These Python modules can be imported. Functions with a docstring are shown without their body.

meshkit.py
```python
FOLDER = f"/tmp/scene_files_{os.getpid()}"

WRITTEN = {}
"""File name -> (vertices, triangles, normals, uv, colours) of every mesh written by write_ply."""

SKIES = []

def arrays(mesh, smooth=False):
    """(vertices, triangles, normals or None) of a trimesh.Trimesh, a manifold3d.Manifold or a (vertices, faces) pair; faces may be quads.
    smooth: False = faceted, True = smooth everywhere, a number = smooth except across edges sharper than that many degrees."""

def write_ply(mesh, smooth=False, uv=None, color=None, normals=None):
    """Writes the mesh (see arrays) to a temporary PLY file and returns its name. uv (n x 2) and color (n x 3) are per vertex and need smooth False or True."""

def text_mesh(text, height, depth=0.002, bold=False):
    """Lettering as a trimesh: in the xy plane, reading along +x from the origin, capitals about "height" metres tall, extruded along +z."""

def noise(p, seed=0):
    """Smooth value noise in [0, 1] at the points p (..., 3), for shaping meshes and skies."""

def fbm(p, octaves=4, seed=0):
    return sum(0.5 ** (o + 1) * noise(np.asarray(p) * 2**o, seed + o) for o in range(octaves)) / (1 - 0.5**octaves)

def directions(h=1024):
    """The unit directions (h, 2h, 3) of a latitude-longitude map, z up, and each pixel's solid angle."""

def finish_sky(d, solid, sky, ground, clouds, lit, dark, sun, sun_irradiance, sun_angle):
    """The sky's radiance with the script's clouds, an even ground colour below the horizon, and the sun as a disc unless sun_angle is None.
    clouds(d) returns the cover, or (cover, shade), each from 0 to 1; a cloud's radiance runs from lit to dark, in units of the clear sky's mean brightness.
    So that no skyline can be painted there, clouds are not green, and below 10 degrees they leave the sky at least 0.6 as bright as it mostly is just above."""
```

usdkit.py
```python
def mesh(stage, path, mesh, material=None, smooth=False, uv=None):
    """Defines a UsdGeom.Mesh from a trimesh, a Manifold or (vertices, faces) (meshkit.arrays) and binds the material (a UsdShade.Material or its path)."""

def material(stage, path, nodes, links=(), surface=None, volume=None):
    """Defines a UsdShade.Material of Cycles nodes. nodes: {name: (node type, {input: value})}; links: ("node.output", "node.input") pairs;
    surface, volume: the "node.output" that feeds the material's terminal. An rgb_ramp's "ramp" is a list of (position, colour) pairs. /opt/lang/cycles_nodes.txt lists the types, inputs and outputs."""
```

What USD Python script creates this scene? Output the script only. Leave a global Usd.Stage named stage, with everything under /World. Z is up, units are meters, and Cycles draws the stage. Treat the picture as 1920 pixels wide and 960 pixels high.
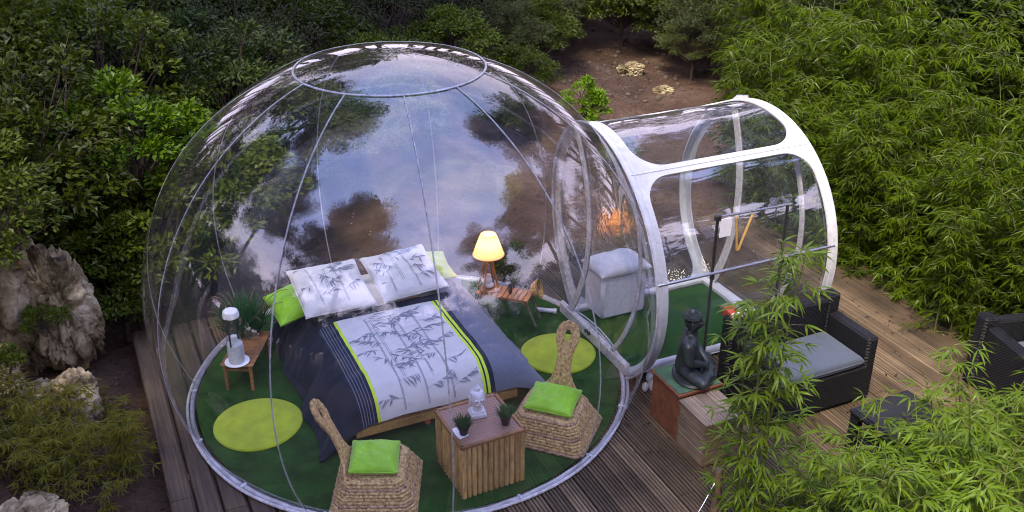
import math, random, numpy as np, trimesh, usdkit, meshkit
import manifold3d as m3
from shapely.geometry import Polygon, box as sbox
from pxr import Usd, UsdGeom, UsdLux, UsdShade, Gf, Sdf, Vt

# ------------------------------------------------------------------ stage, camera, sky, sun
stage = Usd.Stage.CreateInMemory()
UsdGeom.SetStageUpAxis(stage, "Z"); UsdGeom.SetStageMetersPerUnit(stage, 1.0)
UsdGeom.Xform.Define(stage, "/World")
UsdGeom.Scope.Define(stage, "/World/Looks")

EXPOSURE = 2.4
SKY_STRENGTH = 0.05
SUN_EL, SUN_AZ = 57.0, -131.0          # degrees; azimuth measured from +y towards +x
CAM = np.array([-2.1750536, -6.69412664, 4.68944446])
FW = np.array([0.37552912, 0.80922772, -0.45180569])
RT = np.array([0.90780063, -0.41938838, 0.00337506])
UP = np.array([0.18675087, 0.41141692, 0.89210999])
cam = UsdGeom.Camera.Define(stage, "/World/camera")
cam.CreateHorizontalApertureAttr(36.0); cam.CreateVerticalApertureAttr(18.0)
cam.CreateFocalLengthAttr(36.0 * 1852.44 / 1920.0)
cam.CreateClippingRangeAttr(Gf.Vec2f(0.05, 2000.0))
cam.CreateExposureAttr(EXPOSURE)
cam.AddTransformOp().Set(Gf.Matrix4d(*RT, 0, *UP, 0, *(-FW), 0, *CAM, 1))

el, az = math.radians(SUN_EL), math.radians(SUN_AZ)
to_sun = np.array([math.sin(az) * math.cos(el), math.cos(az) * math.cos(el), math.sin(el)])
sky = UsdLux.DomeLight.Define(stage, "/World/sky")
sky_mat = usdkit.material(stage, "/World/Looks/sky_dusk", {
    "tc": ("texture_coordinate", {}),
    "st": ("sky_texture", {"sky_type": "single_scattering", "sun_disc": False, "sun_elevation": el, "sun_rotation": math.atan2(to_sun[0], to_sun[1])}),
    "mp": ("mapping", {"scale": (1.0, 1.0, 1.7)}),
    "n1": ("noise_texture", {"scale": 2.6, "detail": 6.0, "roughness": 0.58, "distortion": 0.5}),
    "r1": ("rgb_ramp", {"ramp": [(0.28, (0.72,) * 3), (0.62, (1, 1, 1))]}),
    "n2": ("noise_texture", {"scale": 3.4, "detail": 5.0, "roughness": 0.52, "distortion": 0.4}),
    "r2": ("rgb_ramp", {"ramp": [(0.30, (5.6, 7.6, 17.0)), (0.5, (7.8, 9.4, 18.5)), (0.72, (13.0, 13.6, 21.5))]}),
    "mx": ("mix", {}), "sz": ("separate_xyz", {}), "zr": ("map_range", {"from_min": 0.78, "from_max": 0.40, "to_min": 0.0, "to_max": 0.55, "clamp": True}), "pk": ("mix", {"color2": (19.0, 14.5, 14.5)}),
    "bg": ("background_shader", {"strength": SKY_STRENGTH}),
}, [("tc.generated", "mp.vector"), ("mp.vector", "n1.vector"), ("mp.vector", "n2.vector"), ("n1.fac", "r1.fac"), ("n2.fac", "r2.fac"),
    ("r1.color", "mx.fac"), ("st.color", "mx.color1"), ("r2.color", "pk.color1"), ("tc.generated", "sz.vector"), ("sz.z", "zr.value"), ("zr.result", "pk.fac"), ("pk.color", "mx.color2"), ("mx.color", "bg.color")], surface="bg.background")
UsdShade.MaterialBindingAPI.Apply(sky.GetPrim()).Bind(sky_mat)
sky.GetPrim().SetCustomDataByKey("kind", "structure")
sky.GetPrim().SetCustomDataByKey("label", "lavender dusk sky with soft broken cloud")
sun = UsdLux.DistantLight.Define(stage, "/World/sun")
sun.CreateIntensityAttr(0.4); sun.CreateAngleAttr(12.0); sun.CreateNormalizeAttr(True)
sun.CreateColorAttr(Gf.Vec3f(1.0, 0.86, 0.60))
sun.AddTransformOp().Set(Gf.Matrix4d(Gf.Rotation(Gf.Vec3d(0, 0, 1), Gf.Vec3d(*to_sun)), Gf.Vec3d(0, 0, 0)))

# ------------------------------------------------------------------ materials
MATS = {}
def mat(name, nodes, links, surface="p.BSDF"):
    MATS[name] = usdkit.material(stage, "/World/Looks/" + name, nodes, links, surface=surface)
    return MATS[name]

def plain(name, col, rough=0.6, var=0.18, scale=12.0, bump=0.0, bscale=60.0, metallic=0.0, spec=0.5, sheen=0.0, stretch=(1, 1, 1), detail=4.0):
    """One colour with soft wear: noise between a darker and a lighter tone, optional fine bump."""
    a = tuple(c * (1 - var) for c in col); b = tuple(min(1, c * (1 + var)) for c in col)
    nodes = {"tc": ("texture_coordinate", {}), "mp": ("mapping", {"scale": stretch}),
             "n": ("noise_texture", {"scale": scale, "detail": detail, "roughness": 0.6}),
             "r": ("rgb_ramp", {"ramp": [(0.3, a), (0.7, b)]}),
             "p": ("principled_bsdf", {"roughness": rough, "metallic": metallic, "specular_ior_level": spec, "sheen_weight": sheen})}
    links = [("tc.object", "mp.vector"), ("mp.vector", "n.vector"), ("n.fac", "r.fac"), ("r.color", "p.base_color")]
    if bump:
        nodes["n2"] = ("noise_texture", {"scale": bscale, "detail": 3.0}); nodes["b"] = ("bump", {"strength": bump, "distance": 0.01})
        links += [("mp.vector", "n2.vector"), ("n2.fac", "b.height"), ("b.normal", "p.normal")]
    return mat(name, nodes, links)

def leafmat(name, cols, rough=0.5, trans=0.4, spec=0.25, vary=(0.62, 1.3)):
    """Leaves: every leaf (mesh island) its own tone."""
    n = len(cols)
    mat(name, {"g": ("geometry", {}), "r": ("rgb_ramp", {"ramp": [(i / (n - 1), c) for i, c in enumerate(cols)]}),
               "oi": ("object_info", {}), "mr": ("map_range", {"from_min": 0.0, "from_max": 1.0, "to_min": vary[0], "to_max": vary[1]}),
               "h": ("hsv", {}), "p": ("principled_bsdf", {"roughness": rough, "specular_ior_level": spec}),
               "t": ("translucent_bsdf", {}), "m": ("mix_closure", {"fac": trans})},
        [("g.random_per_island", "r.fac"), ("r.color", "h.color"), ("oi.random", "mr.value"), ("mr.result", "h.value"), ("h.color", "p.base_color"), ("h.color", "t.color"),
         ("p.BSDF", "m.closure1"), ("t.BSDF", "m.closure2")], surface="m.closure")

def clearfilm(name, f0, edge, tint=(1, 1, 1), rough=0.0, power=4.5, bump=0.0, bscale=5.0, stretch=(0.35, 1, 1), dust=0.0):
    """Thin clear plastic sheet: passes light, mirrors by a symmetric Fresnel curve (two faces of a film), slightly wavy and dusty."""
    nodes = {"lw": ("layer_weight", {"blend": 0.5}), "pw": ("math", {"math_type": "power", "value2": power}),
             "mu": ("math", {"math_type": "multiply_add", "value2": edge, "value3": f0, "use_clamp": True}),
             "t": ("transparent_bsdf", {"color": tint}), "g": ("glossy_bsdf", {"color": (1, 1, 1), "roughness": rough}), "m": ("mix_closure", {}),
             "tc": ("texture_coordinate", {}), "mp": ("mapping", {"scale": stretch})}
    links = [("lw.facing", "pw.value1"), ("pw.value", "mu.value1"), ("mu.value", "m.fac"), ("t.BSDF", "m.closure1"), ("g.BSDF", "m.closure2"), ("tc.object", "mp.vector")]
    if bump:
        nodes["n"] = ("noise_texture", {"scale": bscale, "detail": 3.0, "distortion": 0.6}); nodes["b"] = ("bump", {"strength": bump, "distance": 0.05})
        links += [("mp.vector", "n.vector"), ("n.fac", "b.height"), ("b.normal", "g.normal")]
    out = "m.closure"
    if dust:
        nodes |= {"mp2": ("mapping", {"scale": (3.0, 3.0, 0.7)}), "n2": ("noise_texture", {"scale": 3.0, "detail": 8.0, "roughness": 0.7}), "mr": ("map_range", {"from_min": 0.4, "from_max": 0.75, "to_min": dust * 0.25, "to_max": dust, "clamp": True}),
                  "d": ("diffuse_bsdf", {"color": (0.75, 0.74, 0.74)}), "m2": ("mix_closure", {})}
        links += [("tc.object", "mp2.vector"), ("mp2.vector", "n2.vector"), ("n2.fac", "mr.value"), ("mr.result", "m2.fac"), ("m.closure", "m2.closure1"), ("d.BSDF", "m2.closure2")]
        out = "m2.closure"
    mat(name, nodes, links, surface=out)

def puckered(name, f0, edge, tint, phase, gores, power=4.5, wob=0.05, pucker=0.3):
    """Dome film: soft waves all over and short creases running out from every welded seam."""
    nodes = {"lw": ("layer_weight", {"blend": 0.5}), "pw": ("math", {"math_type": "power", "value2": power}), "mu": ("math", {"math_type": "multiply_add", "value2": edge, "value3": f0, "use_clamp": True}),
             "t": ("transparent_bsdf", {"color": tint}), "g": ("glossy_bsdf", {"color": (1, 1, 1), "roughness": 0.0}), "m": ("mix_closure", {}),
             "tc": ("texture_coordinate", {}), "s": ("separate_xyz", {}), "at": ("math", {"math_type": "arctan2"}), "sc": ("math", {"math_type": "multiply_add", "value2": gores / (2 * math.pi), "value3": 20.0 - phase * gores / (2 * math.pi)}),
             "fr": ("math", {"math_type": "pingpong", "value2": 0.5}), "mk": ("map_range", {"range_type": "smoothstep", "from_min": 0.0, "from_max": 0.16, "to_min": 1.0, "to_max": 0.0, "clamp": True}),
             "cx": ("combine_xyz", {}), "mz": ("math", {"math_type": "multiply", "value2": 16.0}), "mf": ("math", {"math_type": "multiply", "value2": 2.5}), "cn": ("noise_texture", {"scale": 1.0, "detail": 3.0}),
             "pm": ("math", {"math_type": "multiply"}), "n": ("noise_texture", {"scale": 1.6, "detail": 2.0, "distortion": 0.5}), "wn": ("math", {"math_type": "multiply", "value2": wob}), "pn": ("math", {"math_type": "multiply_add", "value2": pucker * 0.05}),
             "b": ("bump", {"strength": 1.0, "distance": 0.05}),
             "mp2": ("mapping", {"scale": (3.0, 3.0, 0.7)}), "n2": ("noise_texture", {"scale": 3.0, "detail": 8.0, "roughness": 0.7}), "mr": ("map_range", {"from_min": 0.4, "from_max": 0.75, "to_min": 0.002, "to_max": 0.008, "clamp": True}), "d": ("diffuse_bsdf", {"color": (0.75, 0.74, 0.74)}), "m2": ("mix_closure", {})}
    links = [("lw.facing", "pw.value1"), ("pw.value", "mu.value1"), ("mu.value", "m.fac"), ("t.BSDF", "m.closure1"), ("g.BSDF", "m.closure2"), ("tc.object", "s.vector"), ("s.y", "at.value1"), ("s.x", "at.value2"), ("at.value", "sc.value1"),
             ("sc.value", "fr.value1"), ("fr.value", "mk.value"), ("s.z", "mz.value1"), ("sc.value", "mf.value1"), ("mf.value", "cx.x"), ("mz.value", "cx.z"), ("cx.vector", "cn.vector"), ("cn.fac", "pm.value1"), ("mk.result", "pm.value2"),
             ("tc.object", "n.vector"), ("n.fac", "wn.value1"), ("pm.value", "pn.value1"), ("wn.value", "pn.value3"), ("pn.value", "b.height"), ("b.normal", "g.normal"),
             ("tc.object", "mp2.vector"), ("mp2.vector", "n2.vector"), ("n2.fac", "mr.value"), ("mr.result", "m2.fac"), ("m.closure", "m2.closure1"), ("d.BSDF", "m2.closure2")]
    mat(name, nodes, links, surface="m2.closure")

def wood(name, dark, light, rough=0.65, across=(40, 1.4, 40), bump=0.25, spec=0.35):
    """Grain drawn out along the object's y axis."""
    mat(name, {"tc": ("texture_coordinate", {}), "mp": ("mapping", {"scale": across}), "mp2": ("mapping", {"scale": (3, 3, 3)}),
               "n": ("noise_texture", {"scale": 1.0, "detail": 6.0, "roughness": 0.65, "distortion": 0.4}),
               "n3": ("noise_texture", {"scale": 0.8, "detail": 4.0}), "oi": ("object_info", {}),
               "r": ("rgb_ramp", {"ramp": [(0.3, dark), (0.5, tuple((a + b) / 2 for a, b in zip(dark, light))), (0.7, light)]}),
               "r3": ("rgb_ramp", {"ramp": [(0.3, (0.55, 0.55, 0.55)), (0.7, (1.15, 1.12, 1.08))]}),
               "mr": ("map_range", {"from_min": 0.0, "from_max": 1.0, "to_min": 0.88, "to_max": 1.12}),
               "m": ("mix", {"mix_type": "multiply", "fac": 1.0}), "h": ("hsv", {}),
               "b": ("bump", {"strength": bump, "distance": 0.004}), "p": ("principled_bsdf", {"roughness": rough, "specular_ior_level": spec})},
        [("tc.object", "mp.vector"), ("tc.object", "mp2.vector"), ("mp.vector", "n.vector"), ("mp2.vector", "n3.vector"), ("n.fac", "r.fac"), ("n3.fac", "r3.fac"),
         ("r.color", "m.color1"), ("r3.color", "m.color2"), ("m.color", "h.color"), ("oi.random", "mr.value"), ("mr.result", "h.value"), ("h.color", "p.base_color"),
         ("n.fac", "b.height"), ("b.normal", "p.normal")])

puckered("bubble_film", 0.10, 0.45, (0.90, 0.905, 0.92), math.atan2(CAM[1], CAM[0]) + math.radians(6.7), 11)
clearfilm("tunnel_film", 0.125, 0.6, tint=(0.84, 0.86, 0.88), rough=0.04, bump=0.30, bscale=4.0, stretch=(0.2, 1, 1), dust=0.02)
clearfilm("door_film", 0.05, 0.5, tint=(0.93, 0.94, 0.95), bump=0.25)
clearfilm("glass_film", 0.06, 0.8, tint=(0.9, 0.93, 0.93))
plain("white_fabric", (0.49, 0.49, 0.515), 0.5, 0.16, 6, 0.5, 30)
mat("seam_tape", {"tc": ("texture_coordinate", {}), "n": ("noise_texture", {"scale": 30.0, "detail": 4.0}), "r": ("rgb_ramp", {"ramp": [(0.35, (0.28, 0.28, 0.29)), (0.65, (0.50, 0.50, 0.51))]}),
    "p": ("principled_bsdf", {"roughness": 0.4}), "t": ("transparent_bsdf", {}), "m": ("mix_closure", {"fac": 0.35})},
    [("tc.object", "n.vector"), ("n.fac", "r.fac"), ("r.color", "p.base_color"), ("p.BSDF", "m.closure1"), ("t.BSDF", "m.closure2")], surface="m.closure")
mat("worn_band", {"tc": ("texture_coordinate", {}), "n": ("noise_texture", {"scale": 26.0, "detail": 5.0, "roughness": 0.7}),
    "r": ("rgb_ramp", {"ramp": [(0.35, (0.42, 0.39, 0.38)), (0.6, (0.72, 0.70, 0.72))]}), "p": ("principled_bsdf", {"roughness": 0.42}), "t": ("transparent_bsdf", {}),
    "m": ("mix_closure", {"fac": 0.22})}, [("tc.object", "n.vector"), ("n.fac", "r.fac"), ("r.color", "p.base_color"), ("p.BSDF", "m.closure1"), ("t.BSDF", "m.closure2")], surface="m.closure")
plain("ring_vinyl", (0.42, 0.42, 0.42), 0.35, 0.28, 14, 0.3, 40)
plain("steel", (0.62, 0.62, 0.65), 0.28, 0.1, 30, metallic=1.0)
plain("black_metal", (0.02, 0.02, 0.022), 0.4, 0.2, 40)
plain("artificial_turf", (0.020, 0.066, 0.009), 0.9, 0.45, 6, 0.8, 260, spec=0.15, detail=9.0)
plain("tunnel_turf", (0.015, 0.065, 0.012), 0.9, 0.3, 90, 0.8, 260, spec=0.15)
plain("lime_rug", (0.42, 0.52, 0.003), 0.95, 0.22, 7, 0.9, 260, sheen=0.25, spec=0.1)
plain("lime_cloth", (0.23, 0.50, 0.003), 0.5, 0.15, 9, 0.15, 20, sheen=0.3, spec=0.4)
plain("pale_lime_cloth", (0.36, 0.46, 0.05), 0.6, 0.15, 9, 0.15, 20, sheen=0.3)
plain("charcoal_cotton", (0.014, 0.018, 0.026), 0.9, 0.15, 7, 0.2, 400, sheen=0.05, spec=0.2)
plain("navy_cotton", (0.010, 0.015, 0.028), 0.85, 0.15, 20, 0.2, 400, sheen=0.15, spec=0.2)
plain("grey_cotton", (0.13, 0.15, 0.19), 0.85, 0.16, 60, 0.3, 300, sheen=0.2, spec=0.2)
plain("white_cotton", (0.62, 0.60, 0.56), 0.85, 0.05, 8, 0.2, 300, spec=0.25)
plain("print_ink", (0.22, 0.24, 0.28), 0.85, 0.25, 30, spec=0.2)
plain("lime_stripe", (0.55, 0.75, 0.05), 0.8, 0.08, 20, spec=0.2)
wood("bamboo_board", (0.42, 0.25, 0.07), (0.66, 0.43, 0.15), 0.5)
wood("orange_teak", (0.30, 0.12, 0.03), (0.55, 0.25, 0.07), 0.42)
wood("honey_wood", (0.20, 0.09, 0.03), (0.40, 0.20, 0.075), 0.5)
wood("deck_board", (0.034, 0.022, 0.013), (0.150, 0.103, 0.060), 0.72, across=(46, 0.9, 46), bump=0.4)
wood("deck_board_pale", (0.045, 0.030, 0.018), (0.22, 0.158, 0.096), 0.72, across=(52, 0.8, 52), bump=0.4)
wood("deck_board_dark", (0.029, 0.020, 0.012), (0.11, 0.077, 0.047), 0.74, across=(40, 1.0, 40), bump=0.4)
wood("grey_timber", (0.08, 0.058, 0.042), (0.34, 0.265, 0.205), 0.75, across=(60, 1.6, 60), bump=0.4)
wood("brown_timber", (0.11, 0.075, 0.05), (0.26, 0.185, 0.12), 0.75, across=(40, 1.6, 40), bump=0.4)
plain("rusty_board", (0.15, 0.052, 0.022), 0.75, 0.35, 14, 0.4, 60)
plain("green_felt", (0.045, 0.10, 0.055), 0.85, 0.4, 12, 0.4, 120)
plain("bronze_patina", (0.024, 0.031, 0.033), 0.42, 0.45, 16, 0.35, 50, metallic=0.25)
plain("white_stone", (0.66, 0.65, 0.68), 0.7, 0.12, 18, 0.25, 60)
plain("white_enamel", (0.80, 0.79, 0.80), 0.3, 0.05, 8)
plain("zinc_glass", (0.52, 0.54, 0.57), 0.3, 0.15, 30)
plain("soil", (0.02, 0.014, 0.01), 0.95, 0.3, 30)
plain("black_plastic", (0.012, 0.012, 0.013), 0.4, 0.2, 20)
plain("coral_plastic", (0.55, 0.10, 0.04), 0.5, 0.15, 20)
plain("red_cloth", (0.38, 0.055, 0.025), 0.85, 0.2, 20, 0.3, 100)
plain("grey_cushion", (0.065, 0.078, 0.105), 0.9, 0.12, 10, 0.35, 350, sheen=0.15, spec=0.15)
mat("rattan_black", {"tc": ("texture_coordinate", {}), "mp": ("mapping", {"scale": (1, 1, 1)}), "w": ("wave_texture", {"bands_direction": "z", "scale": 26.0, "distortion": 1.5, "detail": 1.0}),
    "w2": ("wave_texture", {"bands_direction": "diagonal", "scale": 22.0, "distortion": 1.0}), "mm": ("math", {"math_type": "multiply"}), "b": ("bump", {"strength": 0.9, "distance": 0.006}),
    "n": ("noise_texture", {"scale": 30.0}), "r": ("rgb_ramp", {"ramp": [(0.3, (0.005, 0.005, 0.006)), (0.7, (0.013, 0.013, 0.016))]}), "p": ("principled_bsdf", {"roughness": 0.5, "specular_ior_level": 0.25})},
    [("tc.object", "mp.vector"), ("mp.vector", "w.vector"), ("mp.vector", "w2.vector"), ("w.fac", "mm.value1"), ("w2.fac", "mm.value2"), ("mm.value", "b.height"), ("b.normal", "p.normal"),
     ("tc.object", "n.vector"), ("n.fac", "r.fac"), ("r.color", "p.base_color")])
mat("sea_grass", {"tc": ("texture_coordinate", {}), "n": ("noise_texture", {"scale": 42.0, "detail": 5.0, "roughness": 0.75}),
    "r": ("rgb_ramp", {"ramp": [(0.30, (0.10, 0.05, 0.035)), (0.43, (0.33, 0.19, 0.09)), (0.56, (0.62, 0.43, 0.16)), (0.72, (0.78, 0.60, 0.34))]}),
    "n2": ("noise_texture", {"scale": 90.0}), "b": ("bump", {"strength": 0.6, "distance": 0.008}), "p": ("principled_bsdf", {"roughness": 0.65, "specular_ior_level": 0.3})},
    [("tc.object", "n.vector"), ("n.fac", "r.fac"), ("r.color", "p.base_color"), ("tc.object", "n2.vector"), ("n2.fac", "b.height"), ("b.normal", "p.normal")])
mat("sea_grass_dark", {"tc": ("texture_coordinate", {}), "n": ("noise_texture", {"scale": 42.0, "detail": 5.0, "roughness": 0.75}),
    "r": ("rgb_ramp", {"ramp": [(0.30, (0.09, 0.045, 0.035)), (0.43, (0.27, 0.155, 0.085)), (0.56, (0.48, 0.32, 0.17)), (0.72, (0.64, 0.50, 0.35))]}),
    "n2": ("noise_texture", {"scale": 90.0}), "b": ("bump", {"strength": 0.6, "distance": 0.008}), "p": ("principled_bsdf", {"roughness": 0.65, "specular_ior_level": 0.3})},
    [("tc.object", "n.vector"), ("n.fac", "r.fac"), ("r.color", "p.base_color"), ("tc.object", "n2.vector"), ("n2.fac", "b.height"), ("b.normal", "p.normal")])
mat("sea_grass_gold", {"tc": ("texture_coordinate", {}), "n": ("noise_texture", {"scale": 42.0, "detail": 5.0, "roughness": 0.75}),
    "r": ("rgb_ramp", {"ramp": [(0.30, (0.10, 0.05, 0.035)), (0.43, (0.33, 0.20, 0.075)), (0.56, (0.58, 0.41, 0.16)), (0.72, (0.72, 0.56, 0.38))]}),
    "n2": ("noise_texture", {"scale": 90.0}), "b": ("bump", {"strength": 0.6, "distance": 0.008}), "p": ("principled_bsdf", {"roughness": 0.65, "specular_ior_level": 0.3})},
    [("tc.object", "n.vector"), ("n.fac", "r.fac"), ("r.color", "p.base_color"), ("tc.object", "n2.vector"), ("n2.fac", "b.height"), ("b.normal", "p.normal")])
mat("bamboo_pole", {"tc": ("texture_coordinate", {}), "mp": ("mapping", {"scale": (25, 25, 7)}), "n": ("noise_texture", {"scale": 1.0, "detail": 4.0, "roughness": 0.7}), "oi": ("object_info", {}),
    "r": ("rgb_ramp", {"ramp": [(0.28, (0.10, 0.045, 0.02)), (0.4, (0.40, 0.24, 0.08)), (0.6, (0.58, 0.38, 0.13)), (0.8, (0.52, 0.38, 0.15))]}),
    "mr": ("map_range", {"to_min": 0.72, "to_max": 1.2}), "h": ("hsv", {}), "p": ("principled_bsdf", {"roughness": 0.42})},
    [("tc.object", "mp.vector"), ("mp.vector", "n.vector"), ("n.fac", "r.fac"), ("r.color", "h.color"), ("oi.random", "mr.value"), ("mr.result", "h.value"), ("h.color", "p.base_color")])
mat("woven_cane", {"g": ("geometry", {}), "r": ("rgb_ramp", {"ramp": [(0.0, (0.30, 0.17, 0.12)), (0.45, (0.66, 0.52, 0.36)), (1.0, (0.88, 0.78, 0.62))]}), "p": ("principled_bsdf", {"roughness": 0.5})},
    [("g.random_per_island", "r.fac"), ("r.color", "p.base_color")])
mat("limestone", {"tc": ("texture_coordinate", {}), "n": ("noise_texture", {"scale": 2.2, "detail": 9.0, "roughness": 0.68}), "n2": ("noise_texture", {"scale": 7.0, "detail": 6.0, "roughness": 0.7, "distortion": 0.8}),
    "v": ("voronoi_texture", {"scale": 5.0, "feature": "distance_to_edge"}),
    "r": ("rgb_ramp", {"ramp": [(0.34, (0.025, 0.02, 0.015)), (0.45, (0.20, 0.155, 0.085)), (0.56, (0.41, 0.34, 0.22)), (0.70, (0.65, 0.58, 0.43))]}),
    "r2": ("rgb_ramp", {"ramp": [(0.33, (0.28, 0.24, 0.19)), (0.5, (1, 1, 1)), (0.72, (0.9, 0.84, 0.68))]}), "m": ("mix", {"mix_type": "multiply", "fac": 1.0}),
    "b": ("bump", {"strength": 0.9, "distance": 0.04}), "p": ("principled_bsdf", {"roughness": 0.9, "specular_ior_level": 0.2})},
    [("tc.object", "n.vector"), ("tc.object", "n2.vector"), ("n.fac", "r.fac"), ("n2.fac", "r2.fac"), ("r.color", "m.color1"), ("r2.color", "m.color2"), ("m.color", "p.base_color"), ("n2.fac", "b.height"), ("b.normal", "p.normal")])
mat("forest_soil", {"tc": ("texture_coordinate", {}), "n": ("noise_texture", {"scale": 1.1, "detail": 8.0, "roughness": 0.65}), "n2": ("noise_texture", {"scale": 24.0, "detail": 5.0, "roughness": 0.75}),
    "r": ("rgb_ramp", {"ramp": [(0.3, (0.036, 0.022, 0.015)), (0.5, (0.078, 0.048, 0.034)), (0.7, (0.13, 0.086, 0.062))]}),
    "r2": ("rgb_ramp", {"ramp": [(0.3, (0.5, 0.5, 0.5)), (0.6, (1, 1, 1)), (0.78, (1.7, 1.6, 1.5))]}), "m": ("mix", {"mix_type": "multiply", "fac": 1.0}),
    "b": ("bump", {"strength": 0.9, "distance": 0.03}), "p": ("principled_bsdf", {"roughness": 0.95, "specular_ior_level": 0.15})},
    [("tc.object", "n.vector"), ("tc.object", "n2.vector"), ("n.fac", "r.fac"), ("n2.fac", "r2.fac"), ("r.color", "m.color1"), ("r2.color", "m.color2"), ("m.color", "p.base_color"), ("n2.fac", "b.height"), ("b.normal", "p.normal")])
plain("bark", (0.06, 0.042, 0.032), 0.9, 0.4, 20, 0.6, 30, stretch=(1, 1, 0.3))
plain("culm_green", (0.10, 0.12, 0.025), 0.45, 0.4, 14)
leafmat("leaf_bamboo", [(0.067, 0.111, 0.0020), (0.134, 0.197, 0.0040), (0.230, 0.301, 0.0070), (0.402, 0.435, 0.0200), (0.096, 0.158, 0.0040), (0.191, 0.262, 0.0060), (0.554, 0.443, 0.1000)], 0.4, 0.32)
leafmat("leaf_bamboo_front", [(0.079, 0.131, 0.0030), (0.149, 0.217, 0.0050), (0.235, 0.297, 0.0090), (0.392, 0.407, 0.0300), (0.110, 0.177, 0.0040), (0.188, 0.251, 0.0080), (0.517, 0.407, 0.1400)], 0.4, 0.32, vary=(0.95, 1.3))
leafmat("leaf_bright", [(0.085, 0.160, 0.0040), (0.194, 0.299, 0.0080), (0.339, 0.449, 0.0180), (0.484, 0.561, 0.0400)], 0.42, 0.3)
leafmat("leaf_mid", [(0.062, 0.089, 0.0050), (0.149, 0.200, 0.0090), (0.273, 0.319, 0.0160), (0.472, 0.479, 0.0400)], 0.42, 0.25)
leafmat("leaf_dark", [(0.04, 0.065, 0.009), (0.09, 0.13, 0.015), (0.16, 0.21, 0.03), (0.28, 0.31, 0.07)], 0.5, 0.2)
leafmat("leaf_olive", [(0.05, 0.065, 0.014), (0.10, 0.12, 0.028), (0.17, 0.19, 0.05), (0.27, 0.28, 0.09)], 0.5, 0.2)
leafmat("leaf_dry", [(0.135, 0.126, 0.0120), (0.459, 0.263, 0.0300), (0.756, 0.399, 0.0900), (0.270, 0.200, 0.0220), (0.567, 0.315, 0.0600)], 0.55, 0.25)
leafmat("leaf_grass", [(0.03, 0.11, 0.03), (0.05, 0.17, 0.05), (0.09, 0.24, 0.07)], 0.5, 0.25)
leafmat("leaf_straw", [(0.16, 0.11, 0.08), (0.26, 0.19, 0.13), (0.33, 0.26, 0.19)], 0.7, 0.2)
leafmat("leaf_litter", [(0.05, 0.03, 0.02), (0.13, 0.075, 0.05), (0.28, 0.19, 0.13), (0.09, 0.05, 0.03)], 0.8, 0.1)
leafmat("needles", [(0.006, 0.010, 0.007), (0.010, 0.017, 0.010), (0.016, 0.025, 0.012)], 0.6, 0.1)
leafmat("pebble_stone", [(0.09, 0.07, 0.055), (0.18, 0.14, 0.115), (0.32, 0.27, 0.235)], 0.9, 0.0)
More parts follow.
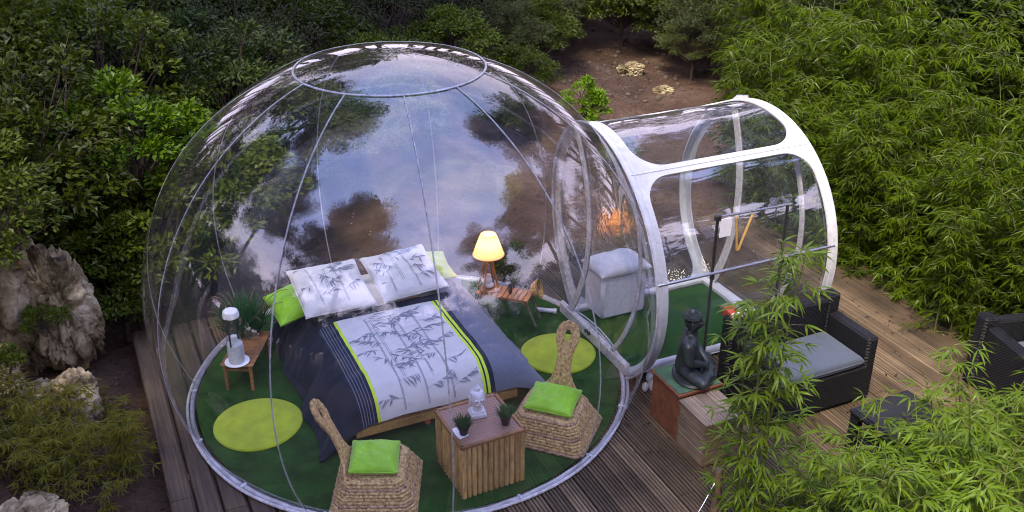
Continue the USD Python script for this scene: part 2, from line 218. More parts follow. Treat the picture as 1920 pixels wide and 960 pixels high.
mat("shade_cloth", {"tc": ("texture_coordinate", {}), "s": ("separate_xyz", {}), "mr": ("map_range", {"from_min": 0.36, "from_max": 0.57, "to_min": 0.0, "to_max": 1.0}),
    "r": ("rgb_ramp", {"ramp": [(0.0, (1.0, 0.56, 0.30)), (0.6, (1.0, 0.60, 0.22)), (1.0, (1.0, 0.68, 0.14))]}),
    "d": ("principled_bsdf", {"base_color": (0.8, 0.62, 0.48), "roughness": 0.8}), "t": ("translucent_bsdf", {"color": (0.85, 0.50, 0.22)}), "m": ("mix_closure", {"fac": 0.6}),
    "e": ("emission", {"strength": 0.06}), "a": ("add_closure", {})},
    [("tc.object", "s.vector"), ("s.z", "mr.value"), ("mr.result", "r.fac"), ("r.color", "e.color"), ("d.BSDF", "m.closure1"), ("t.BSDF", "m.closure2"), ("m.closure", "a.closure1"), ("e.emission", "a.closure2")], surface="a.closure")

# ------------------------------------------------------------------ scene helpers
USED = {}
def numbered(parent, name):
    k = USED.get((parent, name), 0); USED[(parent, name)] = k + 1
    return f"{parent}/{name}" if k == 0 else f"{parent}/{name}_{k:03d}"

def xf(loc=(0, 0, 0), rz=0.0, sc=(1, 1, 1), tilt=(0, 0)):
    m = trimesh.transformations.rotation_matrix(rz, [0, 0, 1]) @ trimesh.transformations.rotation_matrix(tilt[0], [1, 0, 0]) @ trimesh.transformations.rotation_matrix(tilt[1], [0, 1, 0])
    sc = (sc,) * 3 if np.ndim(sc) == 0 else sc
    m = m @ np.diag([*sc, 1.0]); m[:3, 3] = loc
    return Gf.Matrix4d(*m.T.ravel().tolist())

def setdata(prim, label=None, cat=None, group=None, kind=None):
    for k, v in (("label", label), ("category", cat), ("group", group), ("kind", kind)):
        if v: prim.SetCustomDataByKey(k, v)

def thing(name, label, cat, loc=(0, 0, 0), rz=0.0, sc=1.0, group=None, kind=None, tilt=(0, 0)):
    path = numbered("/World", name)
    x = UsdGeom.Xform.Define(stage, path); x.AddTransformOp().Set(xf(loc, rz, sc, tilt))
    setdata(x.GetPrim(), label, cat, group, kind)
    return path

def part(parent, name, mesh, material, smooth=False, label=None, kind=None):
    path = numbered(parent, name)
    p = usdkit.mesh(stage, path, mesh, MATS[material], smooth=smooth)
    setdata(p.GetPrim(), label, kind=kind)
    return path

def single(name, mesh, material, label, cat, smooth=False, group=None, kind=None, loc=None, rz=0.0, sc=1.0, tilt=(0, 0)):
    path = numbered("/World", name)
    p = usdkit.mesh(stage, path, mesh, MATS[material], smooth=smooth)
    if loc is not None: p.AddTransformOp().Set(xf(loc, rz, sc, tilt))
    setdata(p.GetPrim(), label, cat, group, kind)
    return path

def copy(src, label, loc, rz=0.0, sc=1.0, group=None, tilt=(0, 0)):
    name = src.split("/")[-1]
    if name[-4:-3] == "_" and name[-3:].isdigit(): name = name[:-4]
    path = numbered("/World", name)
    x = UsdGeom.Xform.Define(stage, path)
    x.GetPrim().GetReferences().AddInternalReference(src)
    x.GetPrim().SetInstanceable(True)
    op = x.GetPrim().GetAttribute("xformOp:transform"); op.Set(xf(loc, rz, sc, tilt))
    setdata(x.GetPrim(), label, None, group)
    return path

# ------------------------------------------------------------------ mesh helpers
cat_ = trimesh.util.concatenate
def bev(sx, sy, sz, c=0.006, at=(0, 0, 0), rz=0.0, tilt=None):
    """Box with chamfered edges, centred in x, y and z."""
    pts = []
    for a in (-1, 1):
        for b in (-1, 1):
            for d in (-1, 1):
                for k in range(3):
                    q = np.array([a * sx / 2, b * sy / 2, d * sz / 2]); s = np.array([a, b, d]) * c; s[k] = 0
                    pts.append(q - s)
    m = trimesh.convex.convex_hull(np.array(pts))
    M = trimesh.transformations.rotation_matrix(rz, [0, 0, 1])
    if tilt is not None: M = M @ trimesh.transformations.rotation_matrix(tilt[1], tilt[0])
    M[:3, 3] = at; m.apply_transform(M)
    return m

def tube(path, r, n=8, caps=True, closed=False):
    p = np.asarray(path, float); k = len(p)
    r = np.broadcast_to(np.asarray(r, float), (k,))
    t = np.roll(p, -1, 0) - np.roll(p, 1, 0) if closed else np.gradient(p, axis=0)
    t /= np.maximum(np.linalg.norm(t, axis=1, keepdims=True), 1e-9)
    ref = np.array([0, 0, 1.0]) if abs(t[0, 2]) < 0.9 else np.array([1.0, 0, 0])
    u = np.cross(t[0], ref); u /= np.linalg.norm(u); V = []
    for i in range(k):
        u = u - t[i] * (u @ t[i]); u /= max(np.linalg.norm(u), 1e-9); w = np.cross(t[i], u)
        a = np.arange(n) / n * 2 * np.pi
        V.append(p[i] + r[i] * (np.cos(a)[:, None] * u + np.sin(a)[:, None] * w))
    V = np.vstack(V); F = []
    for i in range(k if closed else k - 1):
        j = (i + 1) % k
        for q in range(n):
            q2 = (q + 1) % n
            F += [(i * n + q, i * n + q2, j * n + q2), (i * n + q, j * n + q2, j * n + q)]
    if caps and not closed:
        V = np.vstack([V, p[0], p[-1]]); a, b = len(V) - 2, len(V) - 1
        for q in range(n):
            F += [(a, (q + 1) % n, q), (b, (k - 1) * n + q, (k - 1) * n + (q + 1) % n)]
    return trimesh.Trimesh(V, np.array(F), process=False)

def lathe(prof, n=32):
    """Profile of (r, z) turned about z; closed where r is 0."""
    prof = np.array(prof, float); a = np.arange(n) / n * 2 * np.pi
    V = np.vstack([np.c_[r * np.cos(a), r * np.sin(a), np.full(n, z)] for r, z in prof]); F = []
    for i in range(len(prof) - 1):
        for q in range(n):
            q2 = (q + 1) % n
            F += [(i * n + q, i * n + q2, (i + 1) * n + q2), (i * n + q, (i + 1) * n + q2, (i + 1) * n + q)]
    return trimesh.Trimesh(V, np.array(F), process=False)

def sheet(f, S, T, thick=0.0):
    """Grid surface f(s, t) -> xyz arrays; with a thickness it is closed (offset along the inward normal)."""
    s, t = np.meshgrid(S, T, indexing="ij"); P = f(s, t); a, b = s.shape
    idx = np.arange(a * b).reshape(a, b)
    q = np.stack([idx[:-1, :-1], idx[1:, :-1], idx[1:, 1:], idx[:-1, 1:]], -1).reshape(-1, 4)
    F = np.vstack([q[:, [0, 1, 2]], q[:, [0, 2, 3]]]); V = P.reshape(-1, 3)
    if thick:
        m = trimesh.Trimesh(V, F, process=False); n = m.vertex_normals
        edge = np.concatenate([idx[:, 0], idx[-1, 1:], idx[-2::-1, -1], idx[0, -2:0:-1]]); N = len(V); e2 = np.roll(edge, -1)
        side = np.vstack([np.c_[edge, e2 + N, e2], np.c_[edge, edge + N, e2 + N]])
        V = np.vstack([V, V - n * thick]); F = np.vstack([F, F[:, ::-1] + N, side[:, ::-1]])
    return trimesh.Trimesh(V, F, process=False)

def hull(spheres, seg=20):
    return m3.Manifold.batch_hull([m3.Manifold.sphere(r, seg).translate(tuple(map(float, c))) for c, r in spheres])

def smooth_union(parts, edge=0.01, it=8):
    m = m3.Manifold.batch_boolean(parts, m3.OpType.Add).refine_to_length(edge)
    q = m.to_mesh(); t = trimesh.Trimesh(q.vert_properties[:, :3], q.tri_verts, process=True)
    trimesh.smoothing.filter_taubin(t, 0.5, -0.53, it)
    return t

def unit(v):
    return v / np.maximum(np.linalg.norm(v, axis=-1, keepdims=True), 1e-9)

def leaves(P, D, N, L, W, fold=0.25, mid=0.42, droop=0.0, rich=False):
    """Many leaves as folded blades. P base, D direction, N upper side, L length, W width."""
    P, D, N = (np.asarray(x, float) for x in (P, D, N)); D = unit(D); S = unit(np.cross(D, N)); N = np.cross(S, D)
    L = np.broadcast_to(L, (len(P),))[:, None]; W = np.broadcast_to(W, (len(P),))[:, None]; n = len(P)
    base = P; tip = P + D * L - N * L * droop
    c = P + D * L * mid; lf = c + S * W / 2 + N * W * fold; rt = c - S * W / 2 + N * W * fold
    k = np.arange(n)[:, None]
    if not rich:
        V = np.stack([base, lf, tip, rt], 1).reshape(-1, 3)
        F = np.hstack([k * 4 + [0, 2, 1], k * 4 + [0, 3, 2]]).reshape(-1, 3)
    else:
        md = c + N * L * droop * 0.12
        c2 = P + D * L * (mid + 0.32) - N * L * droop * 0.35
        l2 = c2 + S * W * 0.32 + N * W * fold * 0.6; r2 = c2 - S * W * 0.32 + N * W * fold * 0.6
        V = np.stack([base, lf, md, rt, l2, c2, r2, tip], 1).reshape(-1, 3)
        F = np.hstack([k * 8 + q for q in ([0, 2, 1], [0, 3, 2], [1, 2, 5], [1, 5, 4], [2, 3, 6], [2, 6, 5], [4, 5, 7], [5, 6, 7])]).reshape(-1, 3)
    return trimesh.Trimesh(V, F, process=False)

def rdir(g, n):
    return unit(g.normal(size=(n, 3)))

# ------------------------------------------------------------------ ground
def terrain(x, y):
    x, y = np.asarray(x, float), np.asarray(y, float)
    h = np.full(np.broadcast(x, y).shape, -0.22)
    left = np.clip((-2.25 - x) / 2.2, 0, 1.6) * np.clip((y + 2.5) / 2.5, 0.25, 1)
    h = h + 0.55 * left ** 1.3
    h = h + 0.12 * np.clip(y - 4.0, 0, 40) * 0.6 + 0.05 * np.clip(np.hypot(x, y) - 14, 0, 60)
    p = np.stack(np.broadcast_arrays(x * 0.7, y * 0.7, 0.0 * x * y), -1)
    far = np.clip((np.maximum(np.maximum(-2.2 - x, x - 4.9), np.maximum(y - 1.8, -3.9 - y))) / 0.6, 0, 1)
    return h + (meshkit.fbm(p, 5, 3) - 0.5) * 0.35 * far

def spread(lo, a, b, hi, step, far):
    return np.unique(np.concatenate([np.linspace(lo, a, far), np.arange(a, b, step), np.linspace(b, hi, far)]))
GX, GY = spread(-70, -7, 11, 75, 0.09, 22), spread(-70, -5, 13, 80, 0.09, 22)
ground = sheet(lambda s, t: np.stack([s, t, terrain(s, t)], -1), GX, GY)
single("ground", ground, "forest_soil", "dark brown forest soil around the deck", None, smooth=True, kind="structure")

# ------------------------------------------------------------------ deck
rng = np.random.default_rng(5)
deck = thing("wooden_deck", "weathered grooved timber deck under the bubble and seating", None, kind="structure")
def plank(w, length, ribs=6, h=0.03):
    gap, d = w / ribs, 0.013
    prof = [(-w / 2, -h)]
    for k in range(ribs):
        a = -w / 2 + k * gap
        prof += [(a + 0.06 * gap, -d if k else -0.004), (a + 0.24 * gap, 0), (a + 0.70 * gap, 0), (a + 0.88 * gap, -d if k < ribs - 1 else -0.004)]
    prof += [(w / 2, -h)]
    m = trimesh.creation.extrude_polygon(Polygon(prof), length, engine="earcut")
    m.apply_transform(np.array([[1, 0, 0, 0], [0, 0, 1, 0], [0, 1, 0, 0], [0, 0, 0, 1.0]])); m.invert()
    return m
x = -2.08
while x < 4.86:
    wdt = 0.17 if x < -1.5 else 0.145
    y0, y1 = -3.55 + 0.03 * rng.random(), 1.72 + 0.03 * rng.random()
    if x > 2.2: y0 = -4.3 + 0.03 * rng.random()
    cuts = [y0, y0 + rng.uniform(1.2, 4.2), y1]
    for a, b in zip(cuts[:-1], cuts[1:]):
        m = plank(wdt - 0.007, b - a - 0.005, ribs=1 if x < -1.5 else 5)
        m.apply_translation([x + wdt / 2, a, -rng.random() * 0.003])
        part(deck, "plank", m, ["deck_board", "deck_board", "deck_board_pale", "deck_board_dark"][rng.integers(4)] if x > -1.5 else "deck_board_dark")
    x += wdt
for yy in (-3.3, -1.9, -0.5, 0.9, 1.6):
    part(deck, "joist", bev(6.85, 0.07, 0.14, 0.004, (1.39, yy, -0.104)), "brown_timber")

# ------------------------------------------------------------------ bubble
ZC, AX, BZ = 0.882, 2.0, 1.915
TV, TZ, TR, TU1 = -0.175, 0.93, 1.075, 3.27      # tunnel axis (y, z), radius and far end
LEAN = np.array([-0.0427 * math.cos(math.radians(-18)), -0.0427 * math.sin(math.radians(-18))])
def ell(phi, lam, off=0.0):
    """Bubble skin: longitude phi, latitude lam."""
    phi, lam = np.broadcast_arrays(phi, lam)
    z = np.sin(lam)
    return np.stack([(AX + off) * np.cos(lam) * np.cos(phi) + LEAN[0] * z, (AX + off) * np.cos(lam) * np.sin(phi) + LEAN[1] * z, ZC + (BZ + off) * z], -1)
def skin_x(y, z, off=0.0):
    return (AX + off) * np.sqrt(np.maximum(1 - (y / (AX + off)) ** 2 - ((z - ZC) / (BZ + off)) ** 2, 0.02)) + LEAN[0] * (z - ZC) / BZ
LAM0 = -math.asin(ZC / BZ)
RF = AX * math.cos(LAM0)
bubble = thing("bubble_tent", "large clear inflatable bubble dome over the bed with white seams", "bubble tent")
ph = np.linspace(0, 2 * np.pi, 385); lm = np.linspace(LAM0, np.pi / 2, 161)
shell = sheet(lambda s, t: ell(s, t), ph, lm)
c = shell.triangles_center
hole = (c[:, 0] > 0) & (np.hypot(c[:, 1] - TV, c[:, 2] - TZ) < TR - 0.02)
keep = shell.faces[~hole]
N0 = unit((shell.vertices - [0, 0, ZC]) / [AX ** 2, AX ** 2, BZ ** 2])
p = usdkit.mesh(stage, numbered(bubble, "clear_shell"), trimesh.Trimesh(shell.vertices, keep, process=False), MATS["bubble_film"])
p.CreateNormalsAttr(Vt.Vec3fArray.FromNumpy(N0.astype(np.float32))); p.SetNormalsInterpolation("vertex")
RC = 0.69
LAMC = math.acos(RC / AX)
CAMPHI = math.atan2(CAM[1], CAM[0])
def ribbon(path, nrm, w, th):
    """Flat closed strip along a path lying on a surface with normals nrm."""
    path, nrm = np.asarray(path), unit(np.asarray(nrm)); t = unit(np.gradient(path, axis=0)); s = np.cross(t, nrm) * w / 2
    ring = np.stack([path - s, path - s * 0.7 + nrm * th, path + s * 0.7 + nrm * th, path + s], 1); k = len(path)
    V = ring.reshape(-1, 3); F = []
    for i in range(k - 1):
        for q in range(4):
            q2 = (q + 1) % 4
            F += [(i * 4 + q, (i + 1) * 4 + q, (i + 1) * 4 + q2), (i * 4 + q, (i + 1) * 4 + q2, i * 4 + q2)]
    return trimesh.Trimesh(V, np.array(F), process=False)
def enorm(P):
    return (P - [0, 0, ZC]) / [AX ** 2, AX ** 2, BZ ** 2]
for k in range(11):
    phi = CAMPHI + math.radians(6.7 + 360 / 11 * k)
    lam = np.linspace(LAMC, LAM0 + 0.01, 90)
    P = ell(np.full(90, phi), lam, 0.004)
    inside = (P[:, 0] > 0) & (np.hypot(P[:, 1] - TV, P[:, 2] - TZ) < TR + 0.05)
    if inside.any(): P = P[: np.argmax(inside)]
    if len(P) > 4: part(bubble, "seam", ribbon(P, enorm(P), 0.011, 0.004), "seam_tape", smooth=True)
a = np.linspace(0, 2 * np.pi, 129)
P = ell(a, np.full(129, LAMC), 0.004)
part(bubble, "crown_ring", ribbon(P, enorm(P), 0.018, 0.005), "seam_tape", smooth=True)
prof = [(RF - 0.012, 0.008), (RF - 0.008, 0.020), (RF + 0.001, 0.028), (RF + 0.012, 0.027), (RF + 0.022, 0.016), (RF + 0.024, 0.004), (RF - 0.012, 0.004), (RF - 0.012, 0.008)]
br = lathe(prof, 160); br.vertices[:, 2] += 0.004 * np.sin(np.arctan2(br.vertices[:, 1], br.vertices[:, 0]) * 40) * (br.vertices[:, 2] > 0.019)
part(bubble, "base_ring", br, "ring_vinyl", smooth=40)
rr = RF + 0.038 + 0.004 * np.sin(a * 9)
part(bubble, "anchor_rope", tube(np.c_[rr * np.cos(a), rr * np.sin(a), np.full(129, 0.014)], 0.012, 6), "worn_band", smooth=True)
for k in range(16):
    t0 = k / 16 * 2 * np.pi + 0.1
    if -0.55 < math.remainder(t0, 2 * math.pi) < 0.2: continue
    part(bubble, "anchor_clip", bev(0.055, 0.02, 0.012, 0.003, ((RF + 0.01) * math.cos(t0), (RF + 0.01) * math.sin(t0), 0.027), t0), "zinc_glass")
# round doorway band, laid on the skin where the tunnel joins
TH0 = math.asin(TZ / TR) ; ang = np.linspace(-TH0, np.pi + TH0, 121)
def band_door(r0, r1, x_of, thick=0.008):
    return sheet(lambda s, t: np.stack([x_of(TV + t * np.cos(s), TZ + t * np.sin(s)), TV + t * np.cos(s), TZ + t * np.sin(s)], -1), ang, np.linspace(r0, r1, 4), thick)
part(bubble, "doorway_band", band_door(TR - 0.06, TR + 0.035, lambda y, z: skin_x(y, z, 0.01)), "worn_band", smooth=50)
def door_x(y, z): return np.full_like(y, 1.625)
def zip_curve(y0, y1, x0, w=0.085, th=0.012):
    """Curved zipped flap edge on an end wall: bulges from y0 at floor and crown to y1 half-way up."""
    z = np.linspace(0.06, TZ + TR * 0.98, 46); q = np.sin(np.pi * (z - 0.06) / (z[-1] - 0.06)) ** 0.75
    y = y0 + (y1 - y0) * q
    lim = np.sqrt(np.maximum(TR ** 2 - (z - TZ) ** 2, 0)) * 0.985; y = np.clip(y, TV - lim, TV + lim)
    P = np.c_[np.full(46, x0), y, z]
    return ribbon(P, np.tile([-1.0, 0, 0], (46, 1)), w, th)
part(bubble, "door_flap_edge", zip_curve(0.33, -0.05, 1.64), "worn_band", smooth=True)
part(bubble, "door_flap_edge", zip_curve(-0.42, -0.88, 1.64, 0.05), "worn_band", smooth=True)
part(bubble, "door_threshold", bev(0.05, 1.22, 0.13, 0.02, (1.645, TV, 0.085)), "worn_band", smooth=40)
def disc(x0, r, n=96):
    t = np.linspace(-TH0, np.pi + TH0, n); V = np.vstack([[x0, TV, TZ], np.c_[np.full(n, x0), TV + r * np.cos(t), TZ + r * np.sin(t)]])
    F = [(0, i, i % n + 1) for i in range(1, n + 1)]
    return trimesh.Trimesh(V, np.array(F), process=False)
part(bubble, "door_film", disc(1.652, TR - 0.05), "door_film")
part(bubble, "door_latch", cat_([lathe([(0, 0), (0.018, 0), (0.018, 0.02), (0, 0.022)], 12).apply_transform(trimesh.transformations.rotation_matrix(-np.pi / 2, [0, 1, 0])).apply_translation([1.615, y, 0.12]) for y in (-0.12, -0.17)]), "black_metal", smooth=40)

# ------------------------------------------------------------------ entrance tunnel
tunnel = thing("entrance_tunnel", "clear cylindrical entrance tunnel with white frame beside the bubble", "tunnel")
def tpos(th, u, r):
    y, z = TV + r * np.cos(th), TZ + r * np.sin(th)
    x0 = skin_x(TV + TR * np.cos(th), TZ + TR * np.sin(th), 0.0)
    return np.stack([x0 + (u / 1.7) * (TU1 - x0), y, z], -1)
th = np.linspace(-TH0, np.pi + TH0, 97); us = np.linspace(0, 1.7, 41)
part(tunnel, "clear_skin", sheet(lambda s, t: tpos(s, t, TR + 0.006 * np.sin(t * 9 + 3 * s)), th, us), "tunnel_film", smooth=True)
part(tunnel, "end_film", disc(TU1 - 0.01, TR - 0.02), "door_film")
# white frame: unrolled sheet with rounded window openings, wrapped round the tube
W0, W1 = -TH0 * TR, (np.pi + TH0) * TR
full = sbox(W0, 0.0, W1, 1.7)
def rounded(x0, y0, x1, y1, r): return sbox(x0 + r, y0 + r, x1 - r, y1 - r).buffer(r, quad_segs=12)
TB = math.radians(122.5) * TR; TF = math.radians(57.5) * TR
full = full.difference(rounded(TB + 0.045, 0.10, W1 - 0.07, 1.62, 0.22)).difference(rounded(TF + 0.04, 0.13, TB - 0.045, 1.61, 0.24)).difference(rounded(W0 + 0.07, 0.10, TF - 0.04, 1.62, 0.22))
v2, f2 = trimesh.creation.triangulate_polygon(full, engine="earcut")
v3, f3 = trimesh.remesh.subdivide_to_size(np.c_[v2, np.zeros(len(v2))], f2, 0.07, max_iter=12)
flat = trimesh.Trimesh(v3, f3, process=True); flat.merge_vertices()
def wrap(r): return tpos(flat.vertices[:, 0] / TR, flat.vertices[:, 1], r)
nv = len(flat.vertices); e = flat.edges_sorted; uq, inv, cnt = np.unique(e, axis=0, return_inverse=True, return_counts=True)
bd = flat.edges[cnt[inv.ravel()] == 1]
V = np.vstack([wrap(TR + 0.016), wrap(TR + 0.004)]); F = np.vstack([flat.faces, flat.faces[:, ::-1] + nv, np.c_[bd[:, 0], bd[:, 0] + nv, bd[:, 1]], np.c_[bd[:, 1], bd[:, 0] + nv, bd[:, 1] + nv]])
part(tunnel, "white_frame", trimesh.Trimesh(V, F, process=False), "white_fabric", smooth=40)
P = np.array([tpos(np.array(TB / TR), np.array(u), TR + 0.019) for u in np.linspace(0.03, 1.68, 30)])
part(tunnel, "frame_seam", tube(P, 0.0035, 5), "zinc_glass", smooth=True)
for u in (0.055, 1.655):
    P = np.array([tpos(np.array(q), np.array(u), TR + 0.018) for q in np.linspace(-TH0, np.pi + TH0, 60)])
    part(tunnel, "stitched_seam", tube(P, 0.0032, 5), "zinc_glass", smooth=True)
P = np.array([tpos(np.array(math.radians(169)), np.array(u), TR + 0.012) for u in np.linspace(0.02, 1.68, 30)])
part(tunnel, "side_rail", tube(P, 0.012, 8), "steel", smooth=True)
part(tunnel, "end_ring", band_door(TR - 0.075, TR + 0.018, lambda y, z: np.full_like(y, TU1), 0.012), "white_fabric", smooth=50)
part(tunnel, "end_flap_edge", zip_curve(0.30, 0.02, TU1 - 0.03, 0.11), "worn_band", smooth=True)
part(tunnel, "end_flap_edge", zip_curve(-0.42, -0.86, TU1 - 0.03, 0.07), "worn_band", smooth=True)
part(tunnel, "floor_sill", bev(1.60, 0.07, 0.05, 0.012, (2.45, TV + 0.56, 0.036)), "white_fabric")
part(tunnel, "floor_sill", bev(1.60, 0.05, 0.05, 0.012, (2.45, TV - 0.55, 0.036)), "white_fabric")
part(tunnel, "end_sill", bev(0.11, 1.06, 0.06, 0.015, (TU1 - 0.04, TV, 0.042)), "white_fabric")
part(tunnel, "carpet", bev(1.56, 1.02, 0.014, 0.003, (2.44, TV, 0.014)), "tunnel_turf")

# ------------------------------------------------------------------ floor mats
mat_d = lathe([(0, 0.006), (RF - 0.035, 0.006), (RF - 0.035, 0.018), (RF - 0.045, 0.022), (0, 0.022)], 128)
single("green_carpet", mat_d, "artificial_turf", "round dark green turf carpet covering the bubble floor", "carpet", smooth=30)
def rug(x, y, r, label):
    g = np.random.default_rng(int(r * 1000)); a = np.arange(72) / 72 * 2 * np.pi
    m = lathe([(0, 0.001), (r, 0.001), (r + 0.004, 0.008), (r - 0.006, 0.018), (r * 0.6, 0.02), (0, 0.02)], 72)
    w = 1 + 0.012 * np.sin(3 * np.arctan2(m.vertices[:, 1], m.vertices[:, 0]) + 1) ; m.vertices[:, :2] *= w[:, None]
    single("round_rug", m, "lime_rug", label, "rug", smooth=30, loc=(x, y, 0.0225))
rug(-1.322, -0.16, 0.338, "round lime green rug on the carpet left of the bed")
rug(1.278, -0.222, 0.325, "round lime green rug on the carpet right of the bed, behind a woven chair")

# ------------------------------------------------------------------ bed
bed = thing("bed_frame", "low pale wooden bed base in two halves under the duvet", "bed", (0, 0, 0.0225))
for s, (xa, xb) in ((-1, (-0.70, -0.04)), (1, (0.015, 0.64))):
    part(bed, "base_panel", bev(xb - xa, 1.95, 0.035, 0.006, ((xa + xb) / 2, 0.255, 0.128)), "bamboo_board")
    part(bed, "front_board", bev(xb - xa, 0.025, 0.075, 0.005, ((xa + xb) / 2, -0.735, 0.105)), "bamboo_board")
    for xx in (xa + 0.12, xb - 0.12):
        for yy in (-0.55, 1.0):
            part(bed, "leg", bev(0.07, 0.07, 0.11, 0.004, (xx, yy, 0.055)), "honey_wood")
part(bed, "mattress", bev(1.20, 1.86, 0.235, 0.05, (0, 0.32, 0.264)), "white_cotton", smooth=40)
single("castor_ball", trimesh.creation.icosphere(3, 0.024), "coral_plastic", "small coral red ball on the carpet under the foot of the bed", "ball", smooth=True, loc=(-0.115, -0.70, 0.047))

HP = np.array([(0, .452), (.30, .453), (.50, .446), (.62, .418), (.72, .352), (.80, .262), (.87, .15), (.915, .06), (.95, .032)])
HA = np.r_[0, np.cumsum(np.linalg.norm(np.diff(HP, axis=0), axis=1))]
FP = np.array([(1.35, 0), (-.48, 0), (-.60, .018), (-.69, .07), (-.745, .16), (-.765, .235)])
FA = np.r_[0, np.cumsum(np.linalg.norm(np.diff(FP, axis=0), axis=1))] ; FA = 1.35 - FA       # arc measured as y on the flat
SMAX = HA[-1]
from scipy.interpolate import PchipInterpolator as Pch
hx, hz = Pch(HA, HP[:, 0]), Pch(HA, HP[:, 1]); fy, fd = Pch(FA[::-1], FP[::-1, 0]), Pch(FA[::-1], FP[::-1, 1])
FMIN = FA[-1]
def duvet(s, t, off=0.0):
    """s: arc across the bed (0 in the middle), t: y along the flat top, running on as arc over the foot."""
    s, t = np.broadcast_arrays(np.asarray(s, float), np.asarray(t, float)); a = np.abs(s); side = np.clip((a - 0.6) / 0.5, 0, 1)
    X, Z = np.sign(s) * hx(np.minimum(a, SMAX)), hz(np.minimum(a, SMAX))
    Y, Dr = fy(np.clip(t, FMIN, 1.35)), fd(np.clip(t, FMIN, 1.35))
    footness = np.clip((-t - 0.35) / 0.4, 0, 1)
    X = X - np.where(s < 0, 1, 0.55) * np.sign(s) * 0.05 * side * footness * -1
    Y = Y - 0.06 * side * footness
    Z = Z - Dr * np.clip(Z / 0.45, 0.15, 1)
    pn = np.stack([s * 3.2, t * 3.2, 0 * s], -1)
    w = meshkit.fbm(pn, 3, 11) - 0.5; w2 = meshkit.fbm(pn * np.array([0.6, 2.6, 1]) + 7, 3, 5) - 0.5
    Z = Z + w * 0.035 * (1 - side) + w2 * 0.03 * (1 - 0.5 * side) * np.clip((Z - 0.03) / 0.2, 0, 1)
    X = X + np.sign(s) * side * (0.018 * np.sin(t * 9 + 2 * s) + 0.07 * w2)
    Z = np.maximum(Z, 0.03 + np.where(s > 0, 0.035 * side, 0)) + off
    Y = Y - off * footness
    return np.stack([X, Y, Z], -1)
cover = thing("duvet", "charcoal, white and grey striped duvet with bamboo print spread on the bed", "duvet")
def dpanel(name, s0, s1, t0, t1, m, step=0.022, off=0.0, label=None):
    return part(cover, name, sheet(lambda s, t: duvet(s, t, off), np.linspace(s0, s1, max(2, int((s1 - s0) / step) + 1)), np.linspace(t0, t1, int((t1 - t0) / step) + 2), -0.012), m, smooth=60, label=label)
dpanel("dark_panel", -SMAX, -0.665, FMIN, 1.12, "charcoal_cotton")
edges = [-0.665, -0.652, -0.646, -0.630, -0.624, -0.608, -0.602, -0.586, -0.580, -0.562, -0.556, -0.532]
for i in range(len(edges) - 1):
    dpanel("navy_stripe" if i % 2 == 0 else "thin_white_stripe", edges[i], edges[i + 1], FMIN, 0.46, "navy_cotton" if i % 2 == 0 else "grey_cotton")
dpanel("lime_stripe", -0.532, -0.508, FMIN, 0.40, "lime_stripe")
wp = dpanel("white_panel", -0.508, 0.335, FMIN, 0.40, "white_cotton")
dpanel("lime_stripe", 0.335, 0.358, FMIN, 0.40, "lime_stripe")
dpanel("olive_stripe", 0.358, 0.372, FMIN, 0.40, "navy_cotton")
dpanel("lime_stripe", 0.372, 0.396, FMIN, 0.40, "lime_stripe")
dpanel("navy_stripe", 0.396, 0.436, FMIN, 0.46, "navy_cotton")
dpanel("grey_panel", 0.436, SMAX, FMIN, 1.34, "grey_cotton")
dpanel("hem_band", -0.665, 0.52, 0.395, 0.475, "navy_cotton", off=0.010)

